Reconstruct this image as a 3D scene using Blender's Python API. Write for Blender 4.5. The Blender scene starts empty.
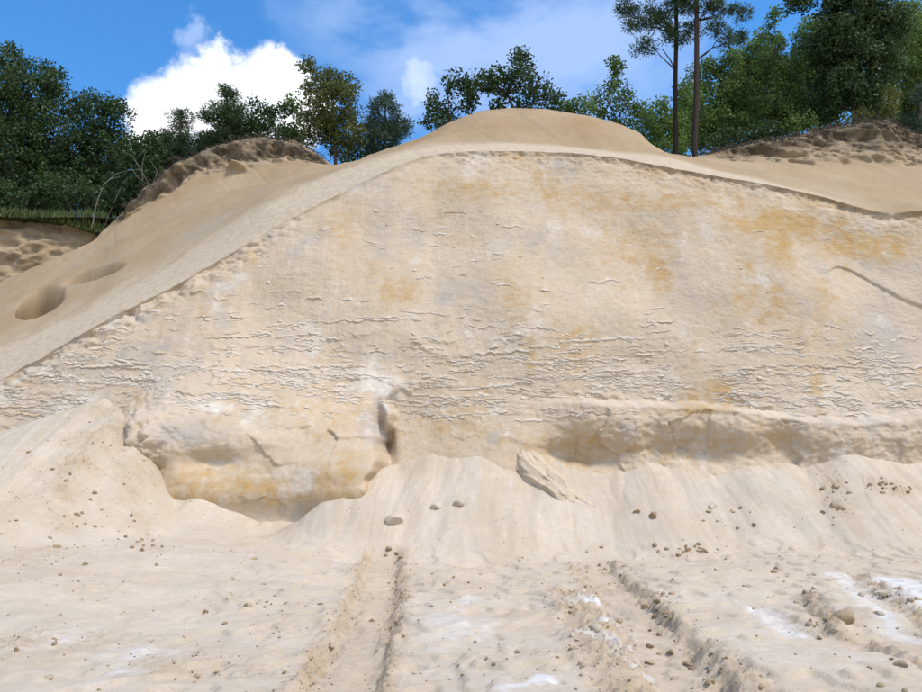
import bpy, math, random
import numpy as np
random.seed(7); RNG = np.random.default_rng(11)
R = math.radians
scene = bpy.context.scene
col = scene.collection

# ------------------------------------------------------------------ camera
CAMZ, PITCH, FPX = 1.6, R(12), 768.0
cam_d = bpy.data.cameras.new('camera'); cam = bpy.data.objects.new('camera', cam_d); col.objects.link(cam)
cam.location = (0, 0, CAMZ); cam.rotation_euler = (R(90) + PITCH, 0, 0)
cam_d.lens = 30.0; cam_d.sensor_width = 36.0; cam_d.clip_end = 6000
scene.camera = cam
CP, SP = math.cos(PITCH), math.sin(PITCH)

# ------------------------------------------------------------------ light
SUN = np.array([0.42, -0.30, 0.86]); SUN = SUN / np.linalg.norm(SUN)
sun_el = math.asin(SUN[2]); sun_az = math.atan2(SUN[0], SUN[1])
sl = bpy.data.lights.new('sun', 'SUN'); so = bpy.data.objects.new('sun', sl); col.objects.link(so)
sl.energy = 2.0; sl.angle = R(14); sl.color = (1.0, 0.95, 0.88)
so.rotation_euler = (R(90) - sun_el, 0, math.atan2(SUN[0], -SUN[1]))
so.location = (0, -5, 60)
scene.view_settings.view_transform = 'Standard'; scene.view_settings.look = 'None'
scene.view_settings.exposure = 0.86; scene.view_settings.gamma = 1.0
scene.view_settings.use_curve_mapping = False

def N(nt, typ, **kw):
    n = nt.nodes.new(typ)
    for k, v in kw.items():
        if hasattr(n, k): setattr(n, k, v)
        else: n.inputs[k.replace('_', ' ')].default_value = v
    return n

def pixdir(px, py):
    cx = (px - 461.0) / FPX; cy = (346.0 - py) / FPX
    d = np.array([cx, CP - cy * SP, SP + cy * CP]); return d / np.linalg.norm(d)

world = bpy.data.worlds.new('World'); scene.world = world; world.use_nodes = True
nt = world.node_tree; nt.nodes.clear(); LK = nt.links.new
out = N(nt, 'ShaderNodeOutputWorld'); bg = N(nt, 'ShaderNodeBackground'); LK(bg.outputs[0], out.inputs[0])
bg.inputs[1].default_value = 0.15
sky = N(nt, 'ShaderNodeTexSky'); sky.sky_type = 'NISHITA'; sky.sun_disc = False
sky.sun_elevation = sun_el; sky.sun_rotation = sun_az
sky.air_density = 1.0; sky.dust_density = 0.3; sky.ozone_density = 3.0
hs = N(nt, 'ShaderNodeHueSaturation'); hs.inputs['Saturation'].default_value = 1.3; hs.inputs['Value'].default_value = 0.95
LK(sky.outputs[0], hs.inputs['Color'])
tc = N(nt, 'ShaderNodeTexCoord')
def vmath(op, a, b=None):
    n = N(nt, 'ShaderNodeVectorMath'); n.operation = op
    for i, v in enumerate((a, b)):
        if v is None: continue
        if hasattr(v, 'is_linked'): LK(v, n.inputs[i])
        else: n.inputs[i].default_value = v
    return n
def m_(op, a, b=None, c=None, clamp=False):
    n = N(nt, 'ShaderNodeMath'); n.operation = op; n.use_clamp = clamp
    for i, v in enumerate((a, b, c)):
        if v is None: continue
        if hasattr(v, 'is_linked'): LK(v, n.inputs[i])
        else: n.inputs[i].default_value = v
    return n.outputs[0]
def noise_(scale, detail, rough, vec):
    n = N(nt, 'ShaderNodeTexNoise'); n.inputs['Scale'].default_value = scale
    n.inputs['Detail'].default_value = detail; n.inputs['Roughness'].default_value = rough
    LK(vec, n.inputs['Vector']); return n
dirv = vmath('NORMALIZE', tc.outputs['Generated']).outputs[0]
nz = noise_(13.0, 7.0, 0.6, dirv)
off = vmath('SUBTRACT', nz.outputs['Color'], (0.5, 0.5, 0.5))
sc_ = vmath('SCALE', off.outputs[0]); sc_.inputs['Scale'].default_value = 0.10
dw = vmath('NORMALIZE', vmath('ADD', dirv, sc_.outputs[0]).outputs[0]).outputs[0]
def blob(d, ang, soft):
    dt = vmath('DOT_PRODUCT', dw, tuple(d)).outputs['Value']
    n = N(nt, 'ShaderNodeMapRange'); n.interpolation_type = 'SMOOTHSTEP'
    n.inputs['From Min'].default_value = math.cos(ang * (1 + soft)); n.inputs['From Max'].default_value = math.cos(ang * (1 - soft))
    LK(dt, n.inputs['Value']); return n.outputs[0]
# cumulus heaps, (px, py, radius px) turned into directions; more heaps beyond the view
heaps = [(165, 118, 28), (195, 98, 30), (215, 70, 17), (262, 86, 26), (292, 76, 17), (235, 125, 44), (292, 110, 32), (150, 138, 22)]
cum = None
for (a, b, r) in heaps:
    v = blob(pixdir(a, b), r / FPX, 0.42)
    cum = v if cum is None else m_('MAXIMUM', cum, v)
for az, el, r in ((70, 24, 12), (95, 18, 14), (-80, 22, 15), (140, 28, 14), (-140, 20, 13), (180, 18, 16), (-110, 40, 9), (110, 45, 10), (160, 55, 11)):
    d = np.array([math.sin(R(az)) * math.cos(R(el)), math.cos(R(az)) * math.cos(R(el)), math.sin(R(el))])
    cum = m_('MAXIMUM', cum, blob(d, R(r), 0.25))
# thin veil cloud
mp = N(nt, 'ShaderNodeMapping'); mp.inputs['Scale'].default_value = (1.0, 1.0, 2.2); LK(dirv, mp.inputs['Vector'])
nv = noise_(5.5, 6.0, 0.55, mp.outputs[0])
veil = None
for a, b, r, k in ((480, 5, 110, 0.6), (575, -10, 100, 0.6), (400, -30, 90, 0.5), (190, 34, 11, 0.5), (416, 82, 17, 1.0), (408, 100, 26, 0.5)):
    v = m_('MULTIPLY', blob(pixdir(a, b), r / FPX, 0.6), k)
    veil = v if veil is None else m_('MAXIMUM', veil, v)
gen = N(nt, 'ShaderNodeMapRange'); gen.interpolation_type = 'SMOOTHSTEP'
gen.inputs['From Min'].default_value = 0.34; gen.inputs['From Max'].default_value = 0.62; LK(nv.outputs['Fac'], gen.inputs['Value'])
gen2 = N(nt, 'ShaderNodeMapRange'); gen2.interpolation_type = 'SMOOTHSTEP'
gen2.inputs['From Min'].default_value = 0.60; gen2.inputs['From Max'].default_value = 0.75; LK(nv.outputs['Fac'], gen2.inputs['Value'])
veil = m_('MAXIMUM', m_('MULTIPLY', veil, gen.outputs[0]), m_('MULTIPLY', gen2.outputs[0], 0.45))
mxv = N(nt, 'ShaderNodeMix'); mxv.data_type = 'RGBA'; LK(veil, mxv.inputs['Factor'])
LK(hs.outputs[0], mxv.inputs[6]); mxv.inputs[7].default_value = (2.4, 3.0, 4.3, 1)
nc = noise_(9.0, 5.0, 0.6, dirv)
cr = N(nt, 'ShaderNodeValToRGB'); cr.color_ramp.elements[0].position = 0.3; cr.color_ramp.elements[0].color = (3.3, 3.6, 4.2, 1)
cr.color_ramp.elements[1].position = 0.6; cr.color_ramp.elements[1].color = (5.3, 5.3, 5.3, 1); LK(nc.outputs['Fac'], cr.inputs[0])
mxc = N(nt, 'ShaderNodeMix'); mxc.data_type = 'RGBA'; LK(cum, mxc.inputs['Factor'])
LK(mxv.outputs[2], mxc.inputs[6]); LK(cr.outputs[0], mxc.inputs[7]); LK(mxc.outputs[2], bg.inputs[0])

# ------------------------------------------------------------------ helpers
def P(px, py, Y):
    px = np.asarray(px, float); py = np.asarray(py, float); Y = np.asarray(Y, float)
    cx = (px - 461.0) / FPX; cy = (346.0 - py) / FPX
    s = Y / (CP - cy * SP)
    return np.stack([cx * s, Y + 0 * s, CAMZ + (SP + cy * CP) * s], -1)
def proj(p):
    x, y, z = p[..., 0], p[..., 1], p[..., 2] - CAMZ
    f = y * CP + z * SP; u = -y * SP + z * CP
    return 461 + FPX * x / f, 346 - FPX * u / f
def line(pts):
    a = np.array(pts, float); return lambda t: np.interp(t, a[:, 0], a[:, 1])
def sm(a, b, x):
    t = np.clip((x - a) / (b - a), 0, 1); return t * t * (3 - 2 * t)
def _h(ix, iy, s):
    h = (ix.astype(np.int64) * 374761393 + iy.astype(np.int64) * 668265263 + s * 1442695041) & 0xffffffff
    h = ((h ^ (h >> 13)) * 1274126177) & 0xffffffff
    return (h ^ (h >> 16)) & 0xffff
_GA = np.array([[math.cos(a), math.sin(a)] for a in np.linspace(0, 2 * math.pi, 64, endpoint=False)])
def perlin(x, y, s=0):
    xi = np.floor(x); yi = np.floor(y); fx = x - xi; fy = y - yi
    u = fx * fx * fx * (fx * (fx * 6 - 15) + 10); v = fy * fy * fy * (fy * (fy * 6 - 15) + 10)
    def g(ox, oy):
        k = _h(xi + ox, yi + oy, s) & 63; return _GA[k, 0] * (fx - ox) + _GA[k, 1] * (fy - oy)
    a = g(0, 0); b = g(1, 0); c = g(0, 1); d = g(1, 1)
    return 1.5 * ((a + (b - a) * u) * (1 - v) + (c + (d - c) * u) * v)
def fbm(x, y, s=0, o=4, g=0.5):
    r = 0; a = 1.0; t = 0
    for i in range(o):
        r = r + a * perlin(x * 2 ** i, y * 2 ** i, s + i * 17); t += a; a *= g
    return r / t
def billow(x, y, s=0, o=3):
    r = 0; a = 1.0; t = 0
    for i in range(o):
        r = r + a * (np.abs(perlin(x * 2 ** i, y * 2 ** i, s + i * 13))); t += a; a *= 0.5
    return r / t
def gauss(x, y, cx, cy, rx, ry): return np.exp(-((x - cx) / rx) ** 2 - ((y - cy) / ry) ** 2)

def link(o, parent=None):
    col.objects.link(o)
    if parent is not None: o.parent = parent
    return o
def tag(o, label=None, cat=None, group=None, kind=None):
    for k, v in (('label', label), ('category', cat), ('group', group), ('kind', kind)):
        if v: o[k] = v
    return o
def npmesh(name, V, F, mat, attr=None, smooth=True, relief=None):
    me = bpy.data.meshes.new(name); V = np.asarray(V, np.float32); F = np.asarray(F, np.int32); k = F.shape[1]
    me.vertices.add(len(V)); me.vertices.foreach_set('co', V.ravel())
    me.loops.add(F.size); me.loops.foreach_set('vertex_index', F.ravel())
    me.polygons.add(len(F)); me.polygons.foreach_set('loop_start', np.arange(0, F.size, k, dtype=np.int32))
    me.polygons.foreach_set('loop_total', np.full(len(F), k, np.int32))
    if smooth: me.polygons.foreach_set('use_smooth', np.ones(len(F), bool))
    me.update(calc_edges=True)
    if attr is not None:
        at = me.attributes.new('mask', 'FLOAT_COLOR', 'POINT'); at.data.foreach_set('color', np.asarray(attr, np.float32).ravel())
        a2 = me.attributes.new('dark', 'FLOAT', 'POINT'); a2.data.foreach_set('value', np.ascontiguousarray(np.asarray(attr, np.float32)[:, 3]))
    if relief is not None:
        a3 = me.attributes.new('relief', 'FLOAT', 'POINT'); a3.data.foreach_set('value', np.asarray(relief, np.float32).ravel())
    if mat: me.materials.append(mat)
    return me
def gridF(nr, nc):
    i = np.arange(nr - 1)[:, None] * nc + np.arange(nc - 1)[None, :]
    return np.stack([i, i + 1, i + nc + 1, i + nc], -1).reshape(-1, 4)
def empty(name, loc):
    o = bpy.data.objects.new(name, None); o.location = loc; o.empty_display_size = 0.3; return link(o)

# ------------------------------------------------------------------ materials
def sand_mat(name, base, ochre, grey, white, dark, fine=1.0, speck=0.3, layer=0.0):
    m = bpy.data.materials.new(name); m.use_nodes = True; t = m.node_tree; L = t.links.new
    b = t.nodes['Principled BSDF']; b.inputs['Roughness'].default_value = 0.95; b.inputs['Specular IOR Level'].default_value = 0.1
    co = N(t, 'ShaderNodeTexCoord'); at = N(t, 'ShaderNodeAttribute'); at.attribute_name = 'mask'; at2 = N(t, 'ShaderNodeAttribute'); at2.attribute_name = 'dark'
    sp = N(t, 'ShaderNodeSeparateColor'); L(at.outputs['Color'], sp.inputs[0])
    def nz(scale, det, rough=0.6):
        n = N(t, 'ShaderNodeTexNoise'); n.inputs['Scale'].default_value = scale; n.inputs['Detail'].default_value = det
        n.inputs['Roughness'].default_value = rough; L(co.outputs['Object'], n.inputs['Vector']); return n.outputs['Fac']
    n1 = nz(0.55, 6); n2 = nz(5.0, 6, 0.7); n3 = nz(70.0, 3, 0.7)
    def mix(f, a, c, blend='MIX'):
        x = N(t, 'ShaderNodeMix'); x.data_type = 'RGBA'; x.blend_type = blend
        if hasattr(f, 'is_linked'): L(f, x.inputs[0])
        else: x.inputs[0].default_value = f
        for i, v in ((6, a), (7, c)):
            if hasattr(v, 'is_linked'): L(v, x.inputs[i])
            else: x.inputs[i].default_value = (*v, 1)
        return x.outputs[2]
    def mm(op, a, c, cl=True):
        x = N(t, 'ShaderNodeMath'); x.operation = op; x.use_clamp = cl
        for i, v in enumerate((a, c)):
            if hasattr(v, 'is_linked'): L(v, x.inputs[i])
            else: x.inputs[i].default_value = v
        return x.outputs[0]
    def ramp(v, lo, hi, a=0.0, c=1.0):
        x = N(t, 'ShaderNodeMapRange'); x.inputs[1].default_value = lo; x.inputs[2].default_value = hi
        x.inputs[3].default_value = a; x.inputs[4].default_value = c; L(v, x.inputs[0]); return x.outputs[0]
    c = mix(ramp(n1, 0.35, 0.65), tuple(v * 0.94 for v in base), tuple(v * 1.06 for v in base))
    # mask edges broken up by fine noise
    j = ramp(n2, 0.3, 0.7, -0.35, 0.35)
    def brk(s): return mm('MULTIPLY', s, mm('ADD', 1.0, j, False))
    c = mix(brk(sp.outputs[1]), c, grey)
    c = mix(brk(sp.outputs[0]), c, ochre)
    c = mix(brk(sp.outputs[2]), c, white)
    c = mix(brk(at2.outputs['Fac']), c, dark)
    g = ramp(n3, 0.3, 0.7, 1 - speck * 0.5, 1 + speck * 0.35)
    gm = N(t, 'ShaderNodeCombineColor'); [L(g, gm.inputs[i]) for i in range(3)]
    c = mix(1.0, c, gm.outputs[0], 'MULTIPLY')
    g2 = ramp(n2, 0.25, 0.75, 0.91, 1.09)
    gm2 = N(t, 'ShaderNodeCombineColor'); [L(g2, gm2.inputs[i]) for i in range(3)]
    c = mix(1.0, c, gm2.outputs[0], 'MULTIPLY')
    L(c, b.inputs['Base Color'])
    bp = N(t, 'ShaderNodeBump'); bp.inputs['Strength'].default_value = 0.55; bp.inputs['Distance'].default_value = 0.03 * fine
    hh = mm('ADD', mm('MULTIPLY', n3, 0.35, False), nz(18.0, 5, 0.7), False)
    if layer:
        at3 = N(t, 'ShaderNodeAttribute'); at3.attribute_name = 'relief'
        mp = N(t, 'ShaderNodeMapping'); mp.inputs['Scale'].default_value = (1.0, 1.0, 3.2); L(co.outputs['Object'], mp.inputs['Vector'])
        nl = N(t, 'ShaderNodeTexNoise'); nl.inputs['Scale'].default_value = 3.2; nl.inputs['Detail'].default_value = 8; nl.inputs['Roughness'].default_value = .68; nl.inputs['Distortion'].default_value = .6; L(mp.outputs[0], nl.inputs['Vector'])
        hh = mm('ADD', hh, mm('MULTIPLY', mm('MULTIPLY', nl.outputs['Fac'], layer, False), at3.outputs['Fac'], False), False)
    L(hh, bp.inputs['Height']); L(bp.outputs[0], b.inputs['Normal'])
    return m
M_FACE = sand_mat('weathered_sand_face', (0.53, 0.42, 0.307), (0.45, 0.29, 0.125), (0.40, 0.355, 0.31), (0.645, 0.59, 0.52), (0.17, 0.12, 0.07), layer=1.6)
M_FLOOR = sand_mat('loose_sand', (0.535, 0.45, 0.35), (0.425, 0.31, 0.19), (0.385, 0.325, 0.26), (0.66, 0.64, 0.62), (0.24, 0.165, 0.095), 1.3, 0.3)
M_SLOPE = sand_mat('smooth_slope_sand', (0.375, 0.272, 0.165), (0.31, 0.20, 0.095), (0.38, 0.32, 0.24), (0.53, 0.435, 0.32), (0.10, 0.078, 0.055), 1.8, 0.3)

# ------------------------------------------------------------------ cliff face
crest_py = line([(-400, 600), (-200, 487), (0, 380), (45, 356), (104, 321), (173, 287), (225, 257), (277, 226), (310, 209), (345, 191), (380, 174), (410, 161), (437, 154), (470, 151), (517, 151), (574, 153), (620, 158), (655, 165), (716, 176), (770, 185), (820, 196), (864, 209), (889, 214), (922, 210), (1000, 214), (1200, 235), (1500, 280)])
crestY = line([(-400, 20), (0, 22.0), (200, 23.5), (437, 25.2), (620, 25.2), (760, 24.6), (900, 24.3), (1200, 24), (1500, 23)])
pxs = np.linspace(-400, 1500, 1901)
# smooth the crest profile a little
def smooth1(a, n): 
    k = np.ones(n) / n; return np.convolve(np.pad(a, n // 2, mode='edge'), k, 'valid')[:len(a)]
cpy = smooth1(crest_py(pxs), 25) + 2.6 * fbm(pxs / 16, pxs * 0, 3, 5, .6) * (.4 + .6 * sm(460, 330, pxs)) * sm(1000, 700, pxs) 
C3 = P(pxs, cpy, crestY(pxs))
cx_s, cz_s, cy_s = C3[:, 0], C3[:, 2], C3[:, 1]
def zc(x): return np.interp(x, cx_s, cz_s)
def yc(x): return np.interp(x, cx_s, cy_s)
def pc(x): return np.interp(x, cx_s, pxs)
LEAN = 0.30
def W(px, py, Y=21.5):
    p = P(px, py, Y); return float(p[0]), float(p[2])
x372 = W(373, 450, 20.6)[0]; x155 = W(150, 470, 20.6)[0]
ledge_z = line([(W(a, b, 22.2)[0], W(a, b, 22.2)[1]) for a, b in ((520, 404), (585, 404), (620, 408), (660, 409), (700, 410), (730, 414), (770, 421), (810, 427), (860, 427), (922, 420), (1050, 415))])
XL0 = W(560, 405, 22)[0]
def Fbase(x, z):
    y = yc(x) - LEAN * (zc(x) - z)
    y = y + 0.55 * fbm(x / 5.5, z / 6.0, 5, 2) * sm(0.2, 2.5, zc(x) - z)
    # big bulge on the left, its right-hand edge broken off sharply
    nx = x + 0.55 * fbm(x * 0.3, z * .9, 9, 3)
    p = 1.3 * sm(6.2, 2.6, z + 0.25 * (x - x372) * 0.2) * sm(x155 - 2.2, x155 + 0.6, x) * (1 - sm(x372 - 0.08, x372 + 0.26, nx - 0.16 * (z - 2.8)))
    y = y - p
    y = y + 0.35 * sm(2.1, 1.2, z) * sm(x155 - 1, x155 + .5, x) * (1 - sm(x372 - 0.4, x372, x))           # undercut at its foot
    for px, py, rx, rz, d in ((212, 462, .75, .30, .42), (262, 440, .45, .25, -.15), (160, 470, .35, .6, .30), (330, 470, .9, .5, -.15), (138, 438, .75, 1.1, -.75), (100, 430, .8, .9, -.3)):
        a, b = W(px, py, 20.6); y = y + d * gauss(x, z, a, b, rx, rz)
    # groove right of the bulge
    a, b = W(381, 430, 21.6); y = y + 0.95 * gauss(x + 0.22 * (z - b), z, a, b - 0.05, 0.20, 0.66)
    # lower bench on the right: steps forward below the ledge, hollowed underneath
    lz = ledge_z(x) + 0.12 * fbm(x * 1.4, x * 0, 31, 3); m = sm(XL0 - 0.8, XL0 + 1.2, x)
    y = y - m * (0.62 * (1 - sm(lz - 0.01, lz + 0.30, z)))
    y = y + m * 0.34 * sm(lz - 0.30, lz - 1.25, z)
    for px, py, rx, rz, d in ((585, 455, .95, .38, .55), (560, 448, .4, .25, .2), (705, 452, 1.2, .45, .35), (790, 440, .5, .4, .25), (640, 440, .4, .5, -.18), (745, 435, .4, .5, -.15)):
        a, b = W(px, py, 21.3); y = y + d * gauss(x, z, a, b, rx, rz)
    # the corner turning away at the right end
    a, b = W(850, 250, 24); 
    q = z - (b + 0.2 - 0.62 * (x - a)); mm = sm(W(790, 220, 24)[0], W(850, 220, 24)[0], x)
    y = y + mm * 0.0 * sm(-0.06, 0.10, q + 0.1 * fbm(x * 1.5, z * 1.5, 77, 3)) * sm(0.0, 0.8, zc(x) - z)
    q2 = np.interp(x, CRX, CRZ) + .08 * fbm(x * 2, x * 0, 79, 3) - z; c2 = sm(CRX[0], CRX[1], x)
    y = y + c2 * .05 * sm(0, .05, q2) * np.exp(-np.maximum(q2, 0) / .18) - c2 * .03 * sm(.5, 0, -q2) * sm(.02, 0, q2)
    return y
CR_ = [W(a, b, 23.4) for a, b in ((822, 272), (842, 263), (858, 266), (880, 282), (905, 299), (930, 310), (1000, 330), (1100, 370))]; CRX = np.array([c[0] for c in CR_]); CRZ = np.array([c[1] for c in CR_])
def flakes(x, z):
    wx = fbm(x * 0.5, z * 0.7, 41, 4); w2 = fbm(x * 1.7, z * 2.4, 43, 4, .6)
    zone = sm(8.8, 5.2, z + 1.6 * fbm(x * .3, z * .4, 47, 3)) * 0.75 + 0.12
    zone = zone * sm(0.0, 0.6, z - 3.2 + 0.7 * wx) * (1 - .75 * sm(560, 640, pc(x)) * sm(5.2, 7, z))
    d = 0; edge = 0
    for per, amp, s, a in ((0.62, 0.028, 51, .8), (0.33, 0.017, 53, .55), (0.19, 0.010, 55, .4)):
        t = (z + a * wx + 0.22 * w2 * (per / .33) ** .6 + 0.04 * x) / per; row = _h(np.floor(t), np.floor(t) * 0 + 3, s) / 65535.0; fr = t - np.floor(t)
        mk = sm(0.02, 0.30, perlin(x * (0.42 / per) + 19 * row, z * 0.5 / per + 7 * row, s) + 0.8 * zone - 0.62)
        saw = np.where(fr < 0.06, fr / 0.06, (1 - fr) / 0.94)
        d = d + amp * mk * (saw ** 2.2) * (0.4 + 1.1 * row)
        edge = edge + mk * sm(.02, .06, fr) * sm(.3, .1, fr)
    return d * np.clip(zone * 1.6, 0.2, 1.25), np.clip(edge, 0, 1)
def facets(x, z, x0, x1, z0, z1, n, off, tilt, seed):
    g = np.random.default_rng(seed); cx = g.uniform(x0, x1, n); cz = g.uniform(z0, z1, n); o = g.uniform(-off, off, n); tx = g.uniform(-tilt, tilt, n); tz_ = g.uniform(-tilt, tilt, n)
    wx = x + .22 * fbm(x * 1.3, z * 1.3, seed, 3); wz = z + .18 * fbm(x * 1.3, z * 1.3, seed + 5, 3); best = np.full(x.shape, 1e9); val = np.zeros(x.shape)
    for i in range(n):
        d = (wx - cx[i]) ** 2 + 1.6 * (wz - cz[i]) ** 2; b = d < best; best = np.where(b, d, best); val = np.where(b, o[i] + tx[i] * (wx - cx[i]) + tz_[i] * (wz - cz[i]), val)
    return val
xin = np.arange(-15.6, 16.6, 0.037)
xg = np.concatenate([np.linspace(-30, -15.8, 60), xin, np.linspace(16.8, 34, 70)])
NV = 350
vv = np.linspace(0, 1, NV); ZB = 0.0
X = np.repeat(xg[None, :], NV, 0); ZC = zc(X); Z = ZB + (np.maximum(ZC, 0.3) - ZB) * vv[:, None]
fl, edge = flakes(X, Z)
below = ZC - Z
rough = 0.04 * fbm(X * .8, Z * 1.1, 61, 3) + 0.017 * fbm(X * 3.5, Z * 6.0, 63, 4, 0.6) + 0.022 * fbm(X * 10, Z * 16, 65, 3, 0.65)
_a, _b = W(140, 440, 20.6); rough += .34 * gauss(X, Z, _a, _b, 1.0, 1.3) * (billow(X * 1.9, Z * 1.9, 66, 4) * 1.6 - .4)
_m = sm(x155 - .2, x155 + .5, X) * sm(x372 + .2, x372 - .2, X) * sm(4.2, 3.4, Z); rough += _m * (.45 * facets(X, Z, x155 - 1, x372 + 1, .3, 4.4, 34, .10, .22, 601) + .12 * (billow(X * .75, Z * .9, 64, 3) - .25) + .06 * fbm(X * 2.5, Z * 2.5, 62, 4, .6))
rough += .17 * sm(XL0 - .5, XL0 + 1, X) * sm(0.05, -.15, Z - ledge_z(X)) * (.45 * billow(X * 1.1, Z * 1.6, 67, 4) - .2 + .3 * fbm(X * 4, Z * 6, 68, 3) + 3.0 * facets(X, Z, XL0 - 1, 16, 1.5, 4.8, 70, .08, .2, 611))
smoothz = sm(2.9, 3.6, Z + 0.3 * fbm(X * .8, Z * .8, 69, 2))                # lower band is smoother
smoothz0 = smoothz; smoothz = np.maximum(smoothz, sm(x372 - .1, x372 + .2, X)); smoothz = np.maximum(smoothz, sm(W(175, 450, 20.6)[0], W(160, 450, 20.6)[0], X))
Y = Fbase(X, Z) - fl - rough * (0.4 + 0.6 * smoothz) * sm(0, .5, below + .1)
PXc = pc(X)
lip = sm(560, 660, PXc) * 0.03 + sm(780, 880, PXc) * .06 + sm(0, 60, PXc) * sm(260, 160, PXc) * 0.10 + 0.05
Y = Y + lip * np.exp(-((below - 0.16) / 0.22) ** 2) * sm(0.0, 0.06, below) * (0.6 + 0.8 * np.clip(0.5 + fbm(X * 1.5, Z * 2, 71, 3), 0, 1))
tz = sm(400, 470, PXc) * np.exp(-below / .55) * sm(0, .08, below)
Y = Y - tz * (.26 * (billow(X * 1.5, Z * 2.6, 111, 4) - .25) + .10 * fbm(X * 5, Z * 8, 112, 3, .6))
# broken lumps just under the crest on the left
lm = sm(330, 250, PXc) * sm(1.3, 0.1, below)
Y = Y - lm * 0.5 * (billow(X * 1.0, Z * 1.5, 73, 4) - 0.15) * sm(0.0, .15, below)
FV = np.stack([X, Y, Z], -1)
LIPY = Y[-1].copy()
# colour masks
st = np.clip(fbm(X * .45, Z * .32, 81, 5) * 1.6 + 0.05, 0, 1) * 0.8 * (0.72 + 0.28 * sm(330, 600, PXc))
for a, b, rx, rz, k in ((785, 208, .75, .35, 1), (790, 235, .4, .9, .85), (665, 262, .35, .8, .8), (640, 240, .5, .5, .5), (755, 270, .35, .8, .55), (727, 390, .42, .42, .95), (690, 398, .3, .35, .8), (822, 388, .22, .6, .8), (531, 345, .18, .75, .75), (397, 288, .5, .5, .6),
                        (322, 220, .3, .3, .3), (615, 178, 2.4, .5, .5), (470, 168, 1.6, .4, .5), (700, 186, 2.4, .35, .6), (800, 212, 1.6, .5, .95), (880, 235, 1.6, .5, .8), (650, 230, 1.6, 1.2, .45), (455, 415, 1.2, .7, .45), (300, 490, 2.4, .6, .6), (350, 475, 1.0, .8, .5), (215, 485, 1.3, .6, .55), (150, 490, .7, .6, .7), (650, 440, 5.5, .55, .42), (590, 455, .8, .4, .5), (700, 408, .9, .14, .8), (690, 450, .8, .35, .55), (780, 435, .7, .5, .5), (140, 400, .6, .4, .4), (370, 265, .4, .5, .35), (215, 290, .4, 1.2, .4), (240, 250, .3, .6, .4), (520, 260, .5, .7, .3), (860, 330, 1.0, 1.0, .25)):
    cx, cz = W(a, b, 23 if b < 300 else (22 if b < 410 else 21))
    wxx = X + 0.35 * fbm(X * .9, Z * .9, 83, 3); wzz = Z + 0.35 * fbm(X * .9, Z * .9, 85, 3)
    st = np.maximum(st, k * 1.1 * gauss(wxx, wzz, cx, cz, rx * 1.15, rz * 1.15) ** 0.7)
st = np.clip(st * (0.7 + 0.6 * fbm(X * 2.2, Z * 3.5, 87, 3)), 0, 1)
gy = np.clip(fbm(X * .5, Z * .42, 91, 5, .6) * 1.9 + 0.05, 0, 1) * (0.45 + 0.45 * sm(420, 150, PXc))
for a, b, rx, rz, k in ((370, 425, .35, .6, .9), (388, 400, .3, .5, .8), (380, 235, .6, .4, .4), (190, 435, 1.0, .5, .55), (40, 410, 1.3, .7, .6), (60, 370, 1.6, .5, .4), (690, 440, 3.5, .4, .4), (640, 430, 1.0, .5, .4), (497, 436, .22, .2, .9), (890, 340, 1.3, 1.6, .55), (900, 250, 1.6, .6, .4), (850, 215, 1.4, .4, .5)):
    cx, cz = W(a, b, 22.5 if b < 410 else 21); gy = np.maximum(gy, k * gauss(X + .3 * fbm(X, Z, 93, 3), Z, cx, cz, rx, rz))
wh = np.clip(fbm(X * .6, Z * .5, 95, 5) * 2.0 - 0.22, 0, 1) * 0.7 + 0.25 * edge * smoothz
for a, b, rx, rz, k in ((410, 248, .2, .18, .7), (560, 215, .35, .8, .5), (720, 215, .3, 1.0, .5), (230, 412, .8, .25, .6), (620, 372, 2.5, .5, .35), (830, 400, 1.8, .5, .35), (410, 310, .35, .25, .5), (375, 355, .5, .25, .4), (505, 235, .7, .5, .35), (25, 400, .8, .3, .5), (300, 240, .6, .6, .3)):
    cx, cz = W(a, b, 22.7); wh = np.maximum(wh, k * gauss(X + .3 * fbm(X, Z, 97, 3), Z + .2 * fbm(X, Z, 98, 3), cx, cz, rx, rz))
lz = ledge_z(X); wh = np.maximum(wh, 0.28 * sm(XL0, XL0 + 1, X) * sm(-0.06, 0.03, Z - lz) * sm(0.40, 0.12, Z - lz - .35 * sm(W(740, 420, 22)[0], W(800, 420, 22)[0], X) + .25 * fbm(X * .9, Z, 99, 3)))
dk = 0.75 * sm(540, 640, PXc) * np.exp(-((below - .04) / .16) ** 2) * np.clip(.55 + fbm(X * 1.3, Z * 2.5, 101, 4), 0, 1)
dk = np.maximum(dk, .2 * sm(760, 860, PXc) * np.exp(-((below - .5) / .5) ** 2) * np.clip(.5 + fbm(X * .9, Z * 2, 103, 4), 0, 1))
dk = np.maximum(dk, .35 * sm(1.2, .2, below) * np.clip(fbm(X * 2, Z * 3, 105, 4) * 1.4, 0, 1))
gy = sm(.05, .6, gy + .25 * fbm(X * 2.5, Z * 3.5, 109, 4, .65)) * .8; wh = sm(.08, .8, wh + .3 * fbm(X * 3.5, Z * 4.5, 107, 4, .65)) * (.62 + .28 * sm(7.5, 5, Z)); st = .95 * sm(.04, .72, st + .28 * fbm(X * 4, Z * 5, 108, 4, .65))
dk = np.maximum(dk, .42 * sm(420, 560, PXc) * np.exp(-(below / .75) ** 2) * np.clip(.25 + 1.5 * fbm(X * 1.6, Z * 2.4, 113, 5, .65), 0, 1)); st = np.maximum(st, .75 * sm(500, 640, PXc) * np.exp(-(below / .9) ** 2) * np.clip(.35 + 1.3 * fbm(X * .8, Z * 1.2, 114, 4, .6), 0, 1))
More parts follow.
